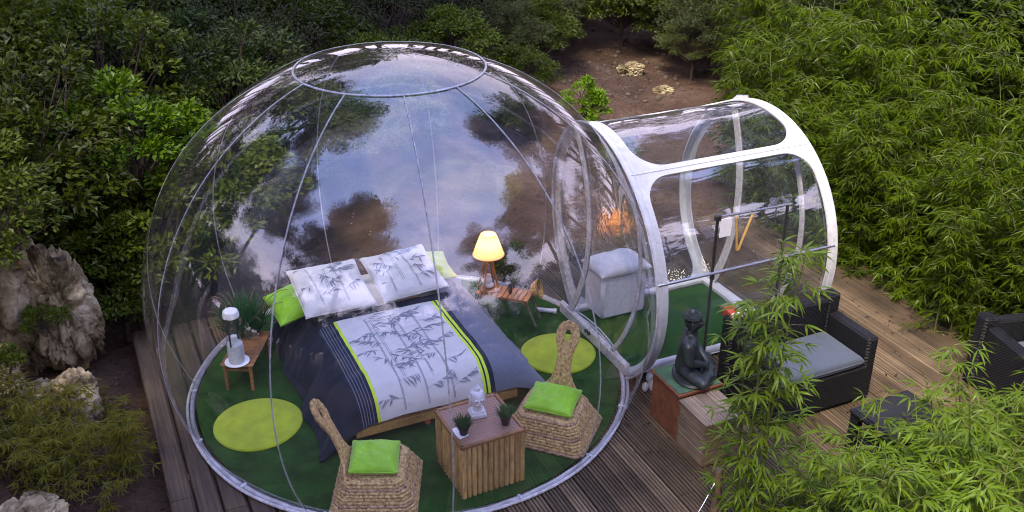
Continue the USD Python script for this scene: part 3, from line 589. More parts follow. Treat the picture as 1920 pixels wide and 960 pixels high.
def motif(f, w, h, g, stems=3, hm=None):
    """Flat bamboo print: stems with sprays of pointed leaves, mapped by f(x, y) on a cloth; x in 0..w, y in 0..h."""
    V, F = [], []
    def strip(pts, wid):
        pts = np.asarray(pts, float); t = unit(np.gradient(pts, axis=0)); n = np.c_[-t[:, 1], t[:, 0]] * np.asarray(wid)[:, None] / 2
        a, b = pts - n, pts + n; k = len(pts); base = sum(len(v) for v in V)
        q = np.vstack([a, b]); q[:, 0] = np.clip(q[:, 0], 0.004, w - 0.004); q[:, 1] = np.clip(q[:, 1], 0.004, h - 0.004)
        V.append(q)
        for i in range(k - 1):
            F.extend([(base + i, base + i + 1, base + k + i + 1), (base + i, base + k + i + 1, base + k + i)])
    def leaf(x, y, a, L, W):
        u = np.linspace(0, 1, 7); d = np.array([math.cos(a), math.sin(a)]); bend = g.uniform(-0.12, 0.12)
        pts = np.array([x, y]) + u[:, None] * L * d + (u * (1 - u))[:, None] * L * bend * np.array([-d[1], d[0]])
        strip(pts, W * np.sin(np.pi * u ** 0.75) + 0.0008)
    for k in range(stems):
        x0 = w * (0.22 + 0.62 / stems * k) + g.uniform(-.03, .03); x1 = x0 + g.uniform(-.05, .06); y = 0.02 * h + 0.2 * h * (k % 2)
        top = h * g.uniform(0.8, 0.98)
        while y < top:
            L = g.uniform(0.09, 0.15); yy = np.linspace(y, min(y + L, top), 6)
            xx = x0 + (x1 - x0) * yy / h
            wd = 0.016 if k == 1 else 0.009
            for sgn in (-1, 1): strip(np.c_[xx + sgn * wd / 2, yy], np.full(6, 0.0032))
            strip(np.c_[np.linspace(xx[-1] - wd * .7, xx[-1] + wd * .7, 4), np.full(4, yy[-1])], np.full(4, 0.004))
            if g.random() < 0.8:
                sgn = 1 if g.random() < 0.68 else -1; bx, by = xx[-1], yy[-1]; bl = g.uniform(.10, .26); ba = g.uniform(0.05, 0.7)
                ex, ey = bx + sgn * bl * math.cos(ba), by + bl * math.sin(ba)
                strip(np.c_[np.linspace(bx, ex, 6), np.linspace(by, ey, 6)], np.full(6, 0.0022))
                for q in np.linspace(0.25, 1, int(4 + bl * 16)):
                    px, py = bx + (ex - bx) * q, by + (ey - by) * q
                    base = 0 if sgn > 0 else np.pi
                    leaf(px, py, base + sgn * g.uniform(-1.5, 0.7), g.uniform(.05, .10), g.uniform(.008, .014))
            y += L + 0.004
    q = np.vstack(V)
    return trimesh.Trimesh(f(q[:, 0], q[:, 1]), np.array(F), process=False)
g = np.random.default_rng(21)
m = motif(lambda a, b: duvet(-0.508 + a, FMIN + b, 0.016), 0.83, 0.40 - FMIN, g, 5)
part(wp, "bamboo_print", m, "print_ink")

def cushion_f(w, d, h, seed, pinch=0.07, wr=0.02):
    def f(a, b, top=1):
        """a, b in -1..1"""
        ia, ib = np.clip(1 - np.abs(a) ** 2.6, 0, 1), np.clip(1 - np.abs(b) ** 2.6, 0, 1)
        X = a * w / 2 * (1 - pinch * ib ** 1.0 * np.abs(a)); Y = b * d / 2 * (1 - pinch * ia * np.abs(b))
        pn = np.stack([a * 2.1, b * 2.1, 0 * a + top * 3], -1)
        n = meshkit.fbm(pn, 4, seed) - 0.5
        rid = 1 - np.abs(meshkit.fbm(pn * 1.4 + 3, 3, seed + 4) - 0.5) * 4
        Z = top * h / 2 * (ia * ib) ** 0.48 * (1 + 0.35 * n) + wr * (ia * ib) ** 0.5 * (n * 0.8 + 0.5 * np.clip(rid - 0.4, 0, 1)) * top
        return np.stack([X, Y, Z], -1)
    def mesh(n=40):
        k = np.sin(np.linspace(-np.pi / 2, np.pi / 2, n))
        up, dn = sheet(lambda s, t: f(s, t, 1), k, k), sheet(lambda s, t: f(s, t, -1), k, k)
        dn.invert(); return cat_([up, dn])
    return f, mesh
def pillow(name, loc, rz, tilt, w, d, h, material, label, seed, print_seed=None, group=None, wr=0.02):
    f, mesh = cushion_f(w, d, h, seed, wr=wr)
    t = thing(name, label, "pillow" if name == "pillow" else "cushion", loc, rz, 1.0, group, None, tilt)
    cv = part(t, "cover", mesh(), material, smooth=True)
    a = np.linspace(0, 2 * np.pi, 90); e = np.sign(np.cos(a)) * np.abs(np.cos(a)) ** 0.12, np.sign(np.sin(a)) * np.abs(np.sin(a)) ** 0.12
    P = f(np.clip(e[0], -1, 1), np.clip(e[1], -1, 1), 1); part(t, "piping", tube(P, 0.005, 5), material, smooth=True)
    if print_seed is not None:
        g = np.random.default_rng(print_seed)
        mm = motif(lambda x, y: f(x / (w - .06) * 1.8 - 0.9, y / (d - .06) * 1.8 - 0.9, 1) + [0, 0, 0.006], w - .06, d - .06, g, 3)
        part(cv, "bamboo_print", mm, "print_ink")
    return t
pillow("pillow", (-0.455, 0.695, 0.615), 0.02, (0.26, 0.02), 0.62, 0.62, 0.15, "white_cotton", "white pillow with grey bamboo print, on the dark side of the duvet", 3, 31, wr=0.04)
pillow("pillow", (0.205, 0.70, 0.615), 0.06, (0.26, -0.02), 0.61, 0.61, 0.15, "white_cotton", "white pillow with grey bamboo print, nearer the lit lamp", 8, 32, wr=0.04)
pillow("pillow", (-0.66, 0.84, 0.50), 0.12, (0.16, -0.22), 0.62, 0.44, 0.15, "lime_cloth", "rumpled lime green pillow sticking out on the charcoal side of the bed", 13, wr=0.04)
pillow("pillow", (0.33, 0.93, 0.53), -0.06, (0.12, 0.10), 0.80, 0.44, 0.14, "pale_lime_cloth", "pale lime green pillow sticking out on the grey side of the bed", 17, wr=0.03)

# ------------------------------------------------------------------ woven floor chairs with lime cushions
def floor_chair(label, loc, rz, sx, sy, cush_label, seed):
    """Local: seat centre at the origin, back on +y side."""
    t = thing("woven_chair", label, "chair", loc, rz, 1.0, "woven floor chairs in the bubble")
    H, n = 0.225, 11
    def square(hw, hd, z, r, k=16, amp=0.0):
        pts = []
        for i in range(4):
            a = [(-hw, -hd), (hw, -hd), (hw, hd), (-hw, hd)]; p, q = np.array(a[i]), np.array(a[(i + 1) % 4])
            d = q - p; L = np.linalg.norm(d); rr = 0.045 / L
            for u in np.linspace(rr, 1 - rr, k): pts.append([*(p + d * u), z])
        P = np.array(pts); s = np.arange(len(P))
        P[:, 2] += amp * np.sin(s * 1.9)
        return P
    rings = []
    for i in range(n):
        f = i / (n - 1); fl = 1.46 - 0.46 * f
        P = square(sx * fl, sy * fl, 0.014 + f * (H - 0.026), 0.014, 26)
        s = np.arange(len(P)); r = 0.0145 * (1 + 0.22 * np.sin(s * 2.1 + i * 2))
        rings.append(tube(P, r, 7, closed=True))
    for i in range(n): part(t, "woven_course", rings[i], ["sea_grass", "sea_grass_gold", "sea_grass_dark"][(i * 2 + seed) % 5 % 3], smooth=True)
    core = cat_([bev(2 * sx * 0.97, 2 * sy * 0.97, H - 0.03, 0.02, (0, 0, H / 2 - 0.01))])
    part(t, "seat_core", core, "sea_grass")
    top = [tube(square(sx * k, sy * k, H - 0.006, 0.016, 16), 0.018, 6, closed=True) for k in (0.93, 0.83, 0.73, 0.62, 0.5, 0.36, 0.2)]
    part(t, "woven_seat", cat_(top), "sea_grass", smooth=True)
    # paddle back: flares from the seat edge up to a ring
    prof = [(0.0, sx * 0.96), (0.03, sx * 0.74), (0.07, sx * 0.50), (0.12, sx * 0.34), (0.18, 0.052), (0.25, 0.040), (0.32, 0.040), (0.38, 0.054), (0.43, 0.072), (0.475, 0.076), (0.52, 0.064), (0.545, 0.036), (0.555, 0.004)]
    L = [(w, h) for h, w in prof] + [(-w, h) for h, w in prof[::-1]]
    poly = Polygon(L).buffer(0.006).difference(Polygon([(0.036 * math.cos(q), 0.465 + 0.050 * math.sin(q)) for q in np.linspace(0, 2 * np.pi, 25)[:-1]]))
    bk = trimesh.creation.extrude_polygon(poly, 0.03, engine="earcut")
    def setback(m):
        m = m.copy(); v = m.vertices.copy(); h = v[:, 1]
        m.vertices = np.c_[v[:, 0], sy * 0.93 + 0.22 * h + 0.30 * h ** 2 - (v[:, 2] - 0.015), H - 0.03 + h * 0.97]
        return m
    bv, bf = trimesh.remesh.subdivide_to_size(bk.vertices, bk.faces, 0.05)
    bkm = setback(trimesh.Trimesh(bv, bf)); part(t, "backrest", bkm, "sea_grass", smooth=40)
    ext = np.array(poly.exterior.coords)[:-1]; ext = ext[::1]
    rim = setback(trimesh.Trimesh(np.c_[ext, np.full(len(ext), 0.015)], np.zeros((0, 3), int), process=False)).vertices
    part(t, "back_rim", tube(rim, 0.015 * (1 + 0.15 * np.sin(np.arange(len(rim)) * 2.3)), 7, closed=True), "sea_grass", smooth=True)
    inn = np.array(poly.interiors[0].coords)[:-1]
    rim2 = setback(trimesh.Trimesh(np.c_[inn, np.full(len(inn), 0.015)], np.zeros((0, 3), int), process=False)).vertices
    part(t, "hole_rim", tube(rim2, 0.012, 6, closed=True), "sea_grass", smooth=True)
    c, s = math.cos(rz), math.sin(rz); o = np.array([0.0, 0.005])
    pillow("seat_cushion", (loc[0] + c * o[0] - s * o[1], loc[1] + s * o[0] + c * o[1], loc[2] + H + 0.052), rz + 0.04, (0.05, 0.02), sx * 1.72, sy * 1.72, 0.12, "lime_cloth", cush_label, seed, wr=0.03)
floor_chair("woven seagrass floor chair facing right, with its loop back by the bed corner", (-0.705, -1.265, 0.0225), math.radians(66), 0.215, 0.20, "shiny lime cushion on the woven chair nearest the bed's dark corner", 41)
floor_chair("woven seagrass floor chair with loop back against the right lime rug", (0.74, -1.165, 0.0225), math.radians(-45), 0.22, 0.20, "shiny lime cushion on the woven chair beside the doorway", 47)

# ------------------------------------------------------------------ bamboo cube table and what stands on it
bt = thing("bamboo_table", "cube side table clad in bamboo canes with woven top", "table", (0.035, -1.39, 0.0225), math.radians(1.5))
part(bt, "box_core", bev(0.435, 0.435, 0.43, 0.004, (0, 0, 0.218)), "honey_wood")
g = np.random.default_rng(3)
for side in range(4):
    for k in range(12):
        u = -0.228 + 0.0415 * k; r = 0.0195 * g.uniform(0.9, 1.05)
        z = np.array([0.004, 0.1, 0.2, 0.3, 0.4, 0.432]); z2 = np.sort(np.r_[z, [g.uniform(0.08, 0.2), g.uniform(0.24, 0.4)]])
        rr = np.full(len(z2), r); rr[[2, 5]] *= 1.09
        P = np.c_[np.full(len(z2), u), np.full(len(z2), -0.225), z2]
        a = side * np.pi / 2; R2 = np.array([[math.cos(a), -math.sin(a), 0], [math.sin(a), math.cos(a), 0], [0, 0, 1]])
        part(bt, "bamboo_cane", tube(P @ R2.T, rr, 8), "bamboo_pole", smooth=40)
for k in range(4):
    a = k * np.pi / 2; R2 = trimesh.transformations.rotation_matrix(a, [0, 0, 1])
    part(bt, "top_rim", bev(0.498, 0.03, 0.03, 0.006, (0.0, -0.236, 0.447)).apply_transform(R2), "honey_wood")
tiles = []
for i in range(20):
    for j in range(20):
        o = (i + j) % 2
        tiles.append(bev(0.0285 if o else 0.0175, 0.0175 if o else 0.0285, 0.006, 0.002, (-0.211 + i * 0.0222, -0.211 + j * 0.0222, 0.448 + 0.002 * o)))
part(bt, "woven_top", cat_(tiles), "woven_cane", kind="stuff")
part(bt, "top_panel", bev(0.45, 0.45, 0.012, 0.002, (0, 0, 0.438)), "brown_timber")
TT = 0.0225 + 0.453

def head_bust(label, loc, rz, s):
    t = thing("buddha_bust", label, "ornament", loc, rz, s)
    part(t, "plinth", cat_([bev(0.115, 0.105, 0.035, 0.006, (0, 0, 0.018)), bev(0.095, 0.088, 0.014, 0.004, (0, 0, 0.041))]), "white_stone")
    S = m3.Manifold.sphere
    parts = [hull([((0, 0, 0.05), 0.034), ((0, 0, 0.085), 0.033)]), S(0.052, 32).scale((0.95, 1.02, 1.12)).translate((0, 0, 0.145)), hull([((0, -0.018, 0.118), 0.034), ((0, -0.012, 0.165), 0.042)]),
             S(0.046, 32).scale((1.08, 1.1, 0.7)).translate((0, 0.006, 0.182)), S(0.026, 24).scale((1, 1, 0.9)).translate((0, 0.004, 0.218)), S(0.011, 16).translate((0, 0.004, 0.243)),
             hull([((0, -0.056, 0.155), 0.005), ((0, -0.062, 0.135), 0.009)])]
    for q in (-1, 1):
        parts.append(hull([((q * 0.052, 0.004, 0.165), 0.009), ((q * 0.051, 0.002, 0.105), 0.008)]))
        parts.append(S(0.012, 14).scale((1.2, 0.6, 0.6)).translate((q * 0.02, -0.052, 0.152)))
    parts.append(hull([((-0.012, -0.055, 0.119), 0.005), ((0.012, -0.055, 0.119), 0.005)]))
    part(t, "head", smooth_union(parts, 0.006, 4), "white_stone", smooth=True)
head_bust("white stone Buddha head with bun on the bamboo cube table", (0.045, -1.33, TT), math.radians(-8), 1.02)

def tuft(g, n, r, hmin, hmax, w, spread_):
    a = g.uniform(0, 2 * np.pi, n); rr = r * np.sqrt(g.random(n)); P = np.c_[rr * np.cos(a), rr * np.sin(a), np.zeros(n)]
    D = np.c_[np.cos(a) * spread_ * g.random(n), np.sin(a) * spread_ * g.random(n), np.ones(n)]; D += g.normal(0, 0.12, (n, 3))
    N = np.c_[np.cos(a) * -1, np.sin(a) * -1, np.full(n, 0.4)]
    return leaves(P, D, N, g.uniform(hmin, hmax, n), w, 0.2, 0.4, -0.0, False), P, D
def potted_grass(label, loc, seed, pot_r=0.037, hgt=0.062):
    g = np.random.default_rng(seed); t = thing("potted_grass", label, "potted plant", loc, 0.3 * seed, 1.0)
    part(t, "pot", lathe([(0, 0), (pot_r * .74, 0), (pot_r, hgt), (pot_r * 1.08, hgt), (pot_r * 1.08, hgt - .01), (pot_r * 1.1, hgt + .003), (pot_r * .95, hgt + .003), (pot_r * .92, hgt - .012), (0, hgt - .012)], 24), "black_plastic", smooth=40)
    m, *_ = tuft(g, 320, pot_r * 0.75, 0.05, 0.115, 0.007, 1.1); m.apply_translation([0, 0, hgt - 0.012])
    part(t, "grass_blades", m, "leaf_grass", kind="stuff")
potted_grass("small grass plant in a black pot at the front left of the cane table", (-0.13, -1.50, TT), 2)
potted_grass("small grass plant in a black pot at the right edge of the cane table", (0.185, -1.51, TT), 5)
cd = bev(0.075, 0.13, 0.004, 0.001)
single("white_card", cd, "white_enamel", "white paper card lying under a potted grass on the cane table", "card", loc=(-0.155, -1.475, TT + 0.003), rz=0.25)

# ------------------------------------------------------------------ left bench, lantern and spiky plant
def slat_table(name, label, cat, loc, rz, L, W, H, slats, material, splay=0.0, legm=None):
    t = thing(name, label, cat, loc, rz)
    w = L / slats
    for k in range(slats):
        part(t, "slat", bev(W, w - 0.007, 0.014, 0.003, (0, -L / 2 + w * (k + .5), H - 0.007)), material)
    for sx in (-1, 1):
        part(t, "side_rail", bev(0.018, L * 0.97, 0.028, 0.003, (sx * (W / 2 - 0.03), 0, H - 0.029)), material)
    for sy in (-1, 1):
        part(t, "cross_rail", bev(W - 0.05, 0.018, 0.024, 0.003, (0, sy * (L / 2 - 0.035), H - 0.06)), material)
        for sx in (-1, 1):
            top = np.array([sx * (W / 2 - 0.03), sy * (L / 2 - 0.03), H - 0.03]); bot = top * [1, 1, 0] + [0, sy * splay, 0.0]
            part(t, "leg", tube([bot, top], 0.014, 6), legm or material)
    return t
slat_table("slatted_bench", "low slatted wooden bench on the carpet at the dark side of the bed", "bench", (-1.235, 0.60, 0.0225), math.radians(-28), 0.56, 0.27, 0.25, 9, "honey_wood")
lan = thing("candle_lantern", "tall white and glass candle lantern on the slatted bench", "lantern", (-1.345, 0.40, 0.2745), 0.3)
part(lan, "saucer", lathe([(0, 0), (0.075, 0), (0.098, 0.008), (0.10, 0.013), (0.08, 0.012), (0, 0.010)], 40), "white_enamel", smooth=30)
part(lan, "frosted_base", lathe([(0, 0.011), (0.062, 0.011), (0.065, 0.02), (0.065, 0.17), (0.06, 0.185), (0.04, 0.19), (0, 0.19)], 40), "zinc_glass", smooth=35)
part(lan, "glass_tube", lathe([(0.058, 0.186), (0.058, 0.45)], 40), "glass_film", smooth=True)
part(lan, "cap", lathe([(0.062, 0.43), (0.066, 0.432), (0.066, 0.455), (0.058, 0.482), (0.03, 0.50), (0, 0.504)], 40), "white_enamel", smooth=35)
for k in range(2):
    a = k * np.pi + 0.6
    part(lan, "frame_strip", tube([(0.062 * math.cos(a), 0.062 * math.sin(a), 0.18), (0.062 * math.cos(a), 0.062 * math.sin(a), 0.44)], 0.007, 6), "black_metal")
part(lan, "candle", lathe([(0, 0.188), (0.026, 0.188), (0.026, 0.25), (0, 0.25)], 20), "white_enamel", smooth=35)
g = np.random.default_rng(77)
sp = thing("spiky_plant", "potted green spiky grass with dry brown stalks behind the slatted bench", "potted plant", (-1.19, 0.86, 0.0225))
part(sp, "pot", lathe([(0, 0), (0.09, 0), (0.115, 0.2), (0.12, 0.2), (0.12, 0.21), (0.105, 0.21), (0.10, 0.18), (0, 0.18)], 28), "black_plastic", smooth=40)
m, *_ = tuft(g, 520, 0.08, 0.24, 0.46, 0.014, 0.9); m.apply_translation([0, 0, 0.18]); part(sp, "grass_blades", m, "leaf_grass", kind="stuff")
st = []
for k in range(24):
    a = g.uniform(0, 2 * np.pi); r = g.uniform(0.2, 0.48); h = g.uniform(0.18, 0.52); u = np.linspace(0, 1, 8)
    st.append(tube(np.c_[r * u * math.cos(a), r * u * math.sin(a), 0.18 + h * (1.7 * u - 0.8 * u ** 2.4)], np.linspace(0.002, 0.0035, 8), 4))
part(sp, "dry_stalks", cat_(st), "leaf_straw", kind="stuff")

# ------------------------------------------------------------------ lamp table, lamp, small things
LT = (1.12, 0.555); LR = math.radians(47)
slat_table("folding_table", "orange slatted folding side table with splayed legs under the lamp", "side table", (*LT, 0.0225), LR + np.pi, 0.50, 0.21, 0.265, 10, "orange_teak", 0.10, "brown_timber")
lamp = thing("table_lamp", "lit table lamp with cream shade on wooden tripod", "lamp", (1.00, 0.655, 0.2885), 0.4)
for k in range(4):
    a = k * np.pi / 2 + 0.3
    part(lamp, "leg", tube([(0.105 * math.cos(a), 0.105 * math.sin(a), 0.004), (0.03 * math.cos(a), 0.03 * math.sin(a), 0.33)], 0.011, 7), "orange_teak", smooth=True)
part(lamp, "stem", lathe([(0, 0.30), (0.04, 0.30), (0.04, 0.33), (0.02, 0.34), (0.016, 0.40), (0, 0.40)], 20), "orange_teak", smooth=35)
part(lamp, "shelf", lathe([(0, 0.008), (0.085, 0.008), (0.085, 0.02), (0, 0.02)], 20), "orange_teak", smooth=35)
part(lamp, "bulb", lathe([(0, 0.20), (0.03, 0.205)], 12) if False else trimesh.creation.icosphere(2, 0.025).apply_translation([0, 0, 0.45]), "white_enamel", smooth=True)
part(lamp, "lamp_shade", lathe([(0.143, 0.365), (0.141, 0.371), (0.072, 0.565), (0.069, 0.567)], 48), "shade_cloth", smooth=30)
for z, r in ((0.366, 0.144), (0.566, 0.0715)):
    a = np.linspace(0, 2 * np.pi, 49)[:-1]; part(lamp, "shade_ring", tube(np.c_[r * np.cos(a), r * np.sin(a), np.full(48, z)], 0.003, 5, closed=True), "bamboo_board", smooth=True)
for nm, zz in (("light", 0.485),):
    L = UsdLux.SphereLight.Define(stage, lamp + "/lamp_glow"); L.CreateRadiusAttr(0.028); L.CreateIntensityAttr(0.36); L.CreateColorAttr(Gf.Vec3f(1.0, 0.55, 0.22)); L.CreateNormalizeAttr(True)
    L.AddTranslateOp().Set(Gf.Vec3d(0, 0, 0.46))
jug = thing("stone_figure", "small rounded stone figure sitting between the lamp's legs", "ornament", (1.00, 0.655, 0.309))
part(jug, "figure", smooth_union([m3.Manifold.sphere(0.05, 24).scale((1, 1, 0.62)).translate((0, 0, 0.032)), m3.Manifold.sphere(0.036, 24).translate((0, 0, 0.08)), m3.Manifold.sphere(0.025, 24).translate((0, 0, 0.125))], 0.008, 4), "white_stone", smooth=True)
wire = thing("wire_ornament", "black wire loop ornament on the lamp table", "ornament", (1.155, 0.50, 0.2885), LR)
for k in range(3):
    a = np.linspace(0, 2 * np.pi, 33)[:-1]
    part(wire, "wire_loop", tube(np.c_[0.012 * k + 0.045 * np.cos(a) * (0.4 + 0.3 * k), np.full(32, 0.01 * k), 0.05 + 0.05 * np.sin(a)], 0.004, 5, closed=True), "black_metal", smooth=True)
bas = thing("wicker_bowl", "pale wicker bowl tipped on its side at the end of the lamp table", "bowl", (1.33, 0.42, 0.325), LR, 1.0, None, None, (1.25, 0.1))
for k in range(7):
    f = k / 6; a = np.linspace(0, 2 * np.pi, 41)[:-1]; r = 0.03 + 0.055 * f ** 0.6 ; s = 1 + 0.06 * np.sin(a * 1.0)
    part(bas, "woven_course", tube(np.c_[r * s * np.cos(a), r * np.sin(a), np.full(40, 0.012 * k)], 0.0085 * (1 + 0.15 * np.sin(np.arange(40) * 2.2)), 6, closed=True), "sea_grass" if k < 6 else "bamboo_board", smooth=True)
part(bas, "bottom", lathe([(0, -0.004), (0.034, -0.004), (0.034, 0.006), (0, 0.006)], 20), "sea_grass", smooth=35)
noz = thing("air_nozzle", "silver tube lying on the floor by the doorway band", "tube", (1.50, 0.46, 0.05), math.radians(-35))
part(noz, "pipe", tube([(-0.10, 0, 0), (0.10, 0, 0)], 0.021, 14), "zinc_glass", smooth=40); part(noz, "collar", tube([(0.07, 0, 0), (0.10, 0, 0)], 0.027, 14), "zinc_glass", smooth=40)

# chest in the tunnel
chest = thing("storage_chest", "beige chest under a white dust cover inside the tunnel", "chest", (2.13, 0.28, 0.022))
part(chest, "box", bev(0.48, 0.34, 0.44, 0.03, (0, 0, 0.22)), "grey_timber" if False else "sand_canvas" if "sand_canvas" in MATS else "white_stone", smooth=40)
cf, cmesh = cushion_f(0.54, 0.40, 0.16, 5, 0.02, 0.02)
part(chest, "cover", cmesh(30).apply_translation([0, 0, 0.47]), "white_fabric", smooth=True)
kn = thing("knotted_cloth", "crumpled white cloth knotted at the foot of the tunnel by the rusty box", "cloth", (1.70, -1.03, 0.10))
g = np.random.default_rng(9); parts = [m3.Manifold.sphere(r, 20).scale((0.8, 0.8, 1.4)).translate(tuple(map(float, q))) for r, q in ((0.04, (0, 0, 0.06)), (0.045, (0.02, -0.02, -0.01)), (0.035, (-0.02, 0.02, -0.05)), (0.03, (0.01, 0.0, 0.12)))]
m = smooth_union(parts, 0.01, 3); m.vertices += (meshkit.fbm(m.vertices * 30, 3, 2) - 0.5)[:, None] * 0.03 * unit(m.vertices)
part(kn, "folds", m, "white_fabric", smooth=True)

# ------------------------------------------------------------------ outside the tunnel: boxes, statue, rack, sofas
rb = thing("rusty_box", "rust red box with worn green top carrying the seated statue", "box", (1.735, -1.475, 0.002))
for (sx, sy, x0, y0) in ((0.365, 0.02, 0, -0.175), (0.365, 0.02, 0, 0.175), (0.02, 0.33, -0.1725, 0), (0.02, 0.33, 0.1725, 0)):
    part(rb, "side_panel", bev(sx, sy, 0.40, 0.003, (x0, y0, 0.20)), "rusty_board")
part(rb, "lid", bev(0.40, 0.40, 0.022, 0.004, (0, 0, 0.412)), "rusty_board"); part(rb, "green_top", bev(0.375, 0.375, 0.006, 0.001, (0, 0, 0.4265)), "green_felt")
cr = thing("timber_crate", "grey plank crate with slatted lid in front of the rusty box", "crate", (1.715, -1.845, 0.002))
for k in range(6):
    part(cr, "lid_plank", bev(0.057, 0.36, 0.022, 0.003, (-0.148 + k * 0.0592, 0, 0.372)).apply_transform(np.eye(4)), "grey_timber")
for z0 in (0.06, 0.18, 0.30):
    for sy in (-1, 1): part(cr, "side_plank", bev(0.34, 0.02, 0.114, 0.003, (0, sy * 0.165, z0)), "brown_timber")
    for sx in (-1, 1): part(cr, "side_plank", bev(0.02, 0.31, 0.114, 0.003, (sx * 0.16, 0, z0)), "grey_timber")

def buddha(loc, rz, s):
    t = thing("seated_statue", "dark patinated seated Buddha statue on the green topped box", "statue", loc, rz, s)
    S = m3.Manifold.sphere; B = []
    for q in (-1, 1):
        B += [hull([((q * 0.075, 0.0, 0.065), 0.06), ((q * 0.175, -0.11, 0.05), 0.045)]), hull([((q * 0.175, -0.11, 0.05), 0.044), ((-q * 0.05, -0.155, 0.045), 0.034)]),
              hull([((q * 0.125, 0.015, 0.335), 0.043), ((q * 0.158, 0.0, 0.215), 0.034)]), hull([((q * 0.158, 0.0, 0.215), 0.033), ((q * 0.03, -0.115, 0.125), 0.022)]),
              hull([((q * 0.060, 0.003, 0.50), 0.013), ((q * 0.057, 0.0, 0.435), 0.010)])]
    B += [hull([((0, 0.01, 0.08), 0.095), ((0, 0.015, 0.2), 0.078)]), hull([((0, 0.015, 0.2), 0.078), ((-0.075, 0.015, 0.325), 0.058), ((0.075, 0.015, 0.325), 0.058)]),
          hull([((0, 0.01, 0.36), 0.045), ((0, 0.0, 0.42), 0.035)]), S(0.066, 32).scale((0.92, 1.0, 1.15)).translate((0, 0, 0.49)), S(0.064, 32).scale((1.04, 1.06, 0.72)).translate((0, 0.008, 0.53)),
          S(0.036, 24).translate((0, 0.010, 0.572)), hull([((0, 0.010, 0.595), 0.016), ((0, 0.010, 0.624), 0.007)]), hull([((0, -0.064, 0.50), 0.007), ((0, -0.072, 0.477), 0.010)]),
          hull([((-0.014, -0.062, 0.455), 0.006), ((0.014, -0.062, 0.455), 0.006)]), hull([((-0.045, -0.12, 0.115), 0.02), ((0.045, -0.12, 0.115), 0.02)])]
    for q in (-1, 1): B.append(S(0.012, 14).scale((1.3, 0.6, 0.5)).translate((q * 0.024, -0.062, 0.497)))
    part(t, "figure", smooth_union(B, 0.011, 5), "bronze_patina", smooth=True)
    cl = []
    for k in range(130):
        f = (k + .5) / 130; z = 1 - 1.0 * f; a = k * 2.39996; r = math.sqrt(max(0, 1 - z * z)); v = np.array([r * math.cos(a), r * math.sin(a), z])
        if v[1] < -0.55 and v[2] < 0.55: continue
        cl.append(trimesh.creation.icosphere(1, 0.0075).apply_translation(v * [0.067, 0.068, 0.048] + [0, 0.008, 0.53]))
    part(t, "hair_curls", cat_(cl), "bronze_patina", smooth=True)
    part(t, "lotus_base", lathe([(0, 0), (0.19, 0), (0.2, 0.015), (0.19, 0.03), (0, 0.03)], 32).apply_transform(np.diag([1, 0.8, 1, 1])).apply_translation([0, -0.04, 0]), "bronze_patina", smooth=35)
buddha((1.765, -1.455, 0.4315), math.radians(52), (1.12, 1.08, 0.95))

rack = thing("black_rack", "slim black metal stand with a silver cross bar behind the loveseat", "stand", (0, 0, 0))
part(rack, "post", tube([(2.07, -1.225, 0.0), (2.065, -1.225, 1.60)], 0.012, 8), "black_metal", smooth=True)
part(rack, "post", tube([(2.74, -1.225, 0.0), (2.72, -1.225, 1.58)], 0.012, 8), "black_metal", smooth=True)
for q in (2.07, 2.74): part(rack, "clamp", tube([(q, -1.225, 1.08), (q, -1.225, 1.13)], 0.02, 10), "black_metal", smooth=40); part(rack, "foot", bev(0.05, 0.30, 0.02, 0.004, (q, -1.225, 0.012)), "black_metal")
part(rack, "cap", bev(0.05, 0.04, 0.05, 0.008, (2.065, -1.225, 1.60)), "black_metal")
part(rack, "cross_bar", tube([(2.07, -1.225, 1.605), (2.74, -1.225, 1.59)], 0.010, 8), "steel", smooth=True)
part(rack, "hook", tube([(2.61, -1.225, 1.59), (2.61, -1.225, 1.50)], 0.006, 6), "steel", smooth=True)
single("hanging_card", bev(0.105, 0.006, 0.155, 0.002), "white_enamel", "blank white card hanging from the silver bar of the black stand", "card", loc=(2.14, -1.235, 1.51))
vs = thing("hanging_sticks", "two pale wooden sticks hung in a V from the silver bar", "sticks", (2.27, -1.235, 1.29))
part(vs, "stick", tube([(0, 0, 0), (-0.04, 0, 0.29)], 0.010, 6), "bamboo_board"); part(vs, "stick", tube([(0.012, 0, 0), (0.12, 0.01, 0.28)], 0.010, 6), "bamboo_board")

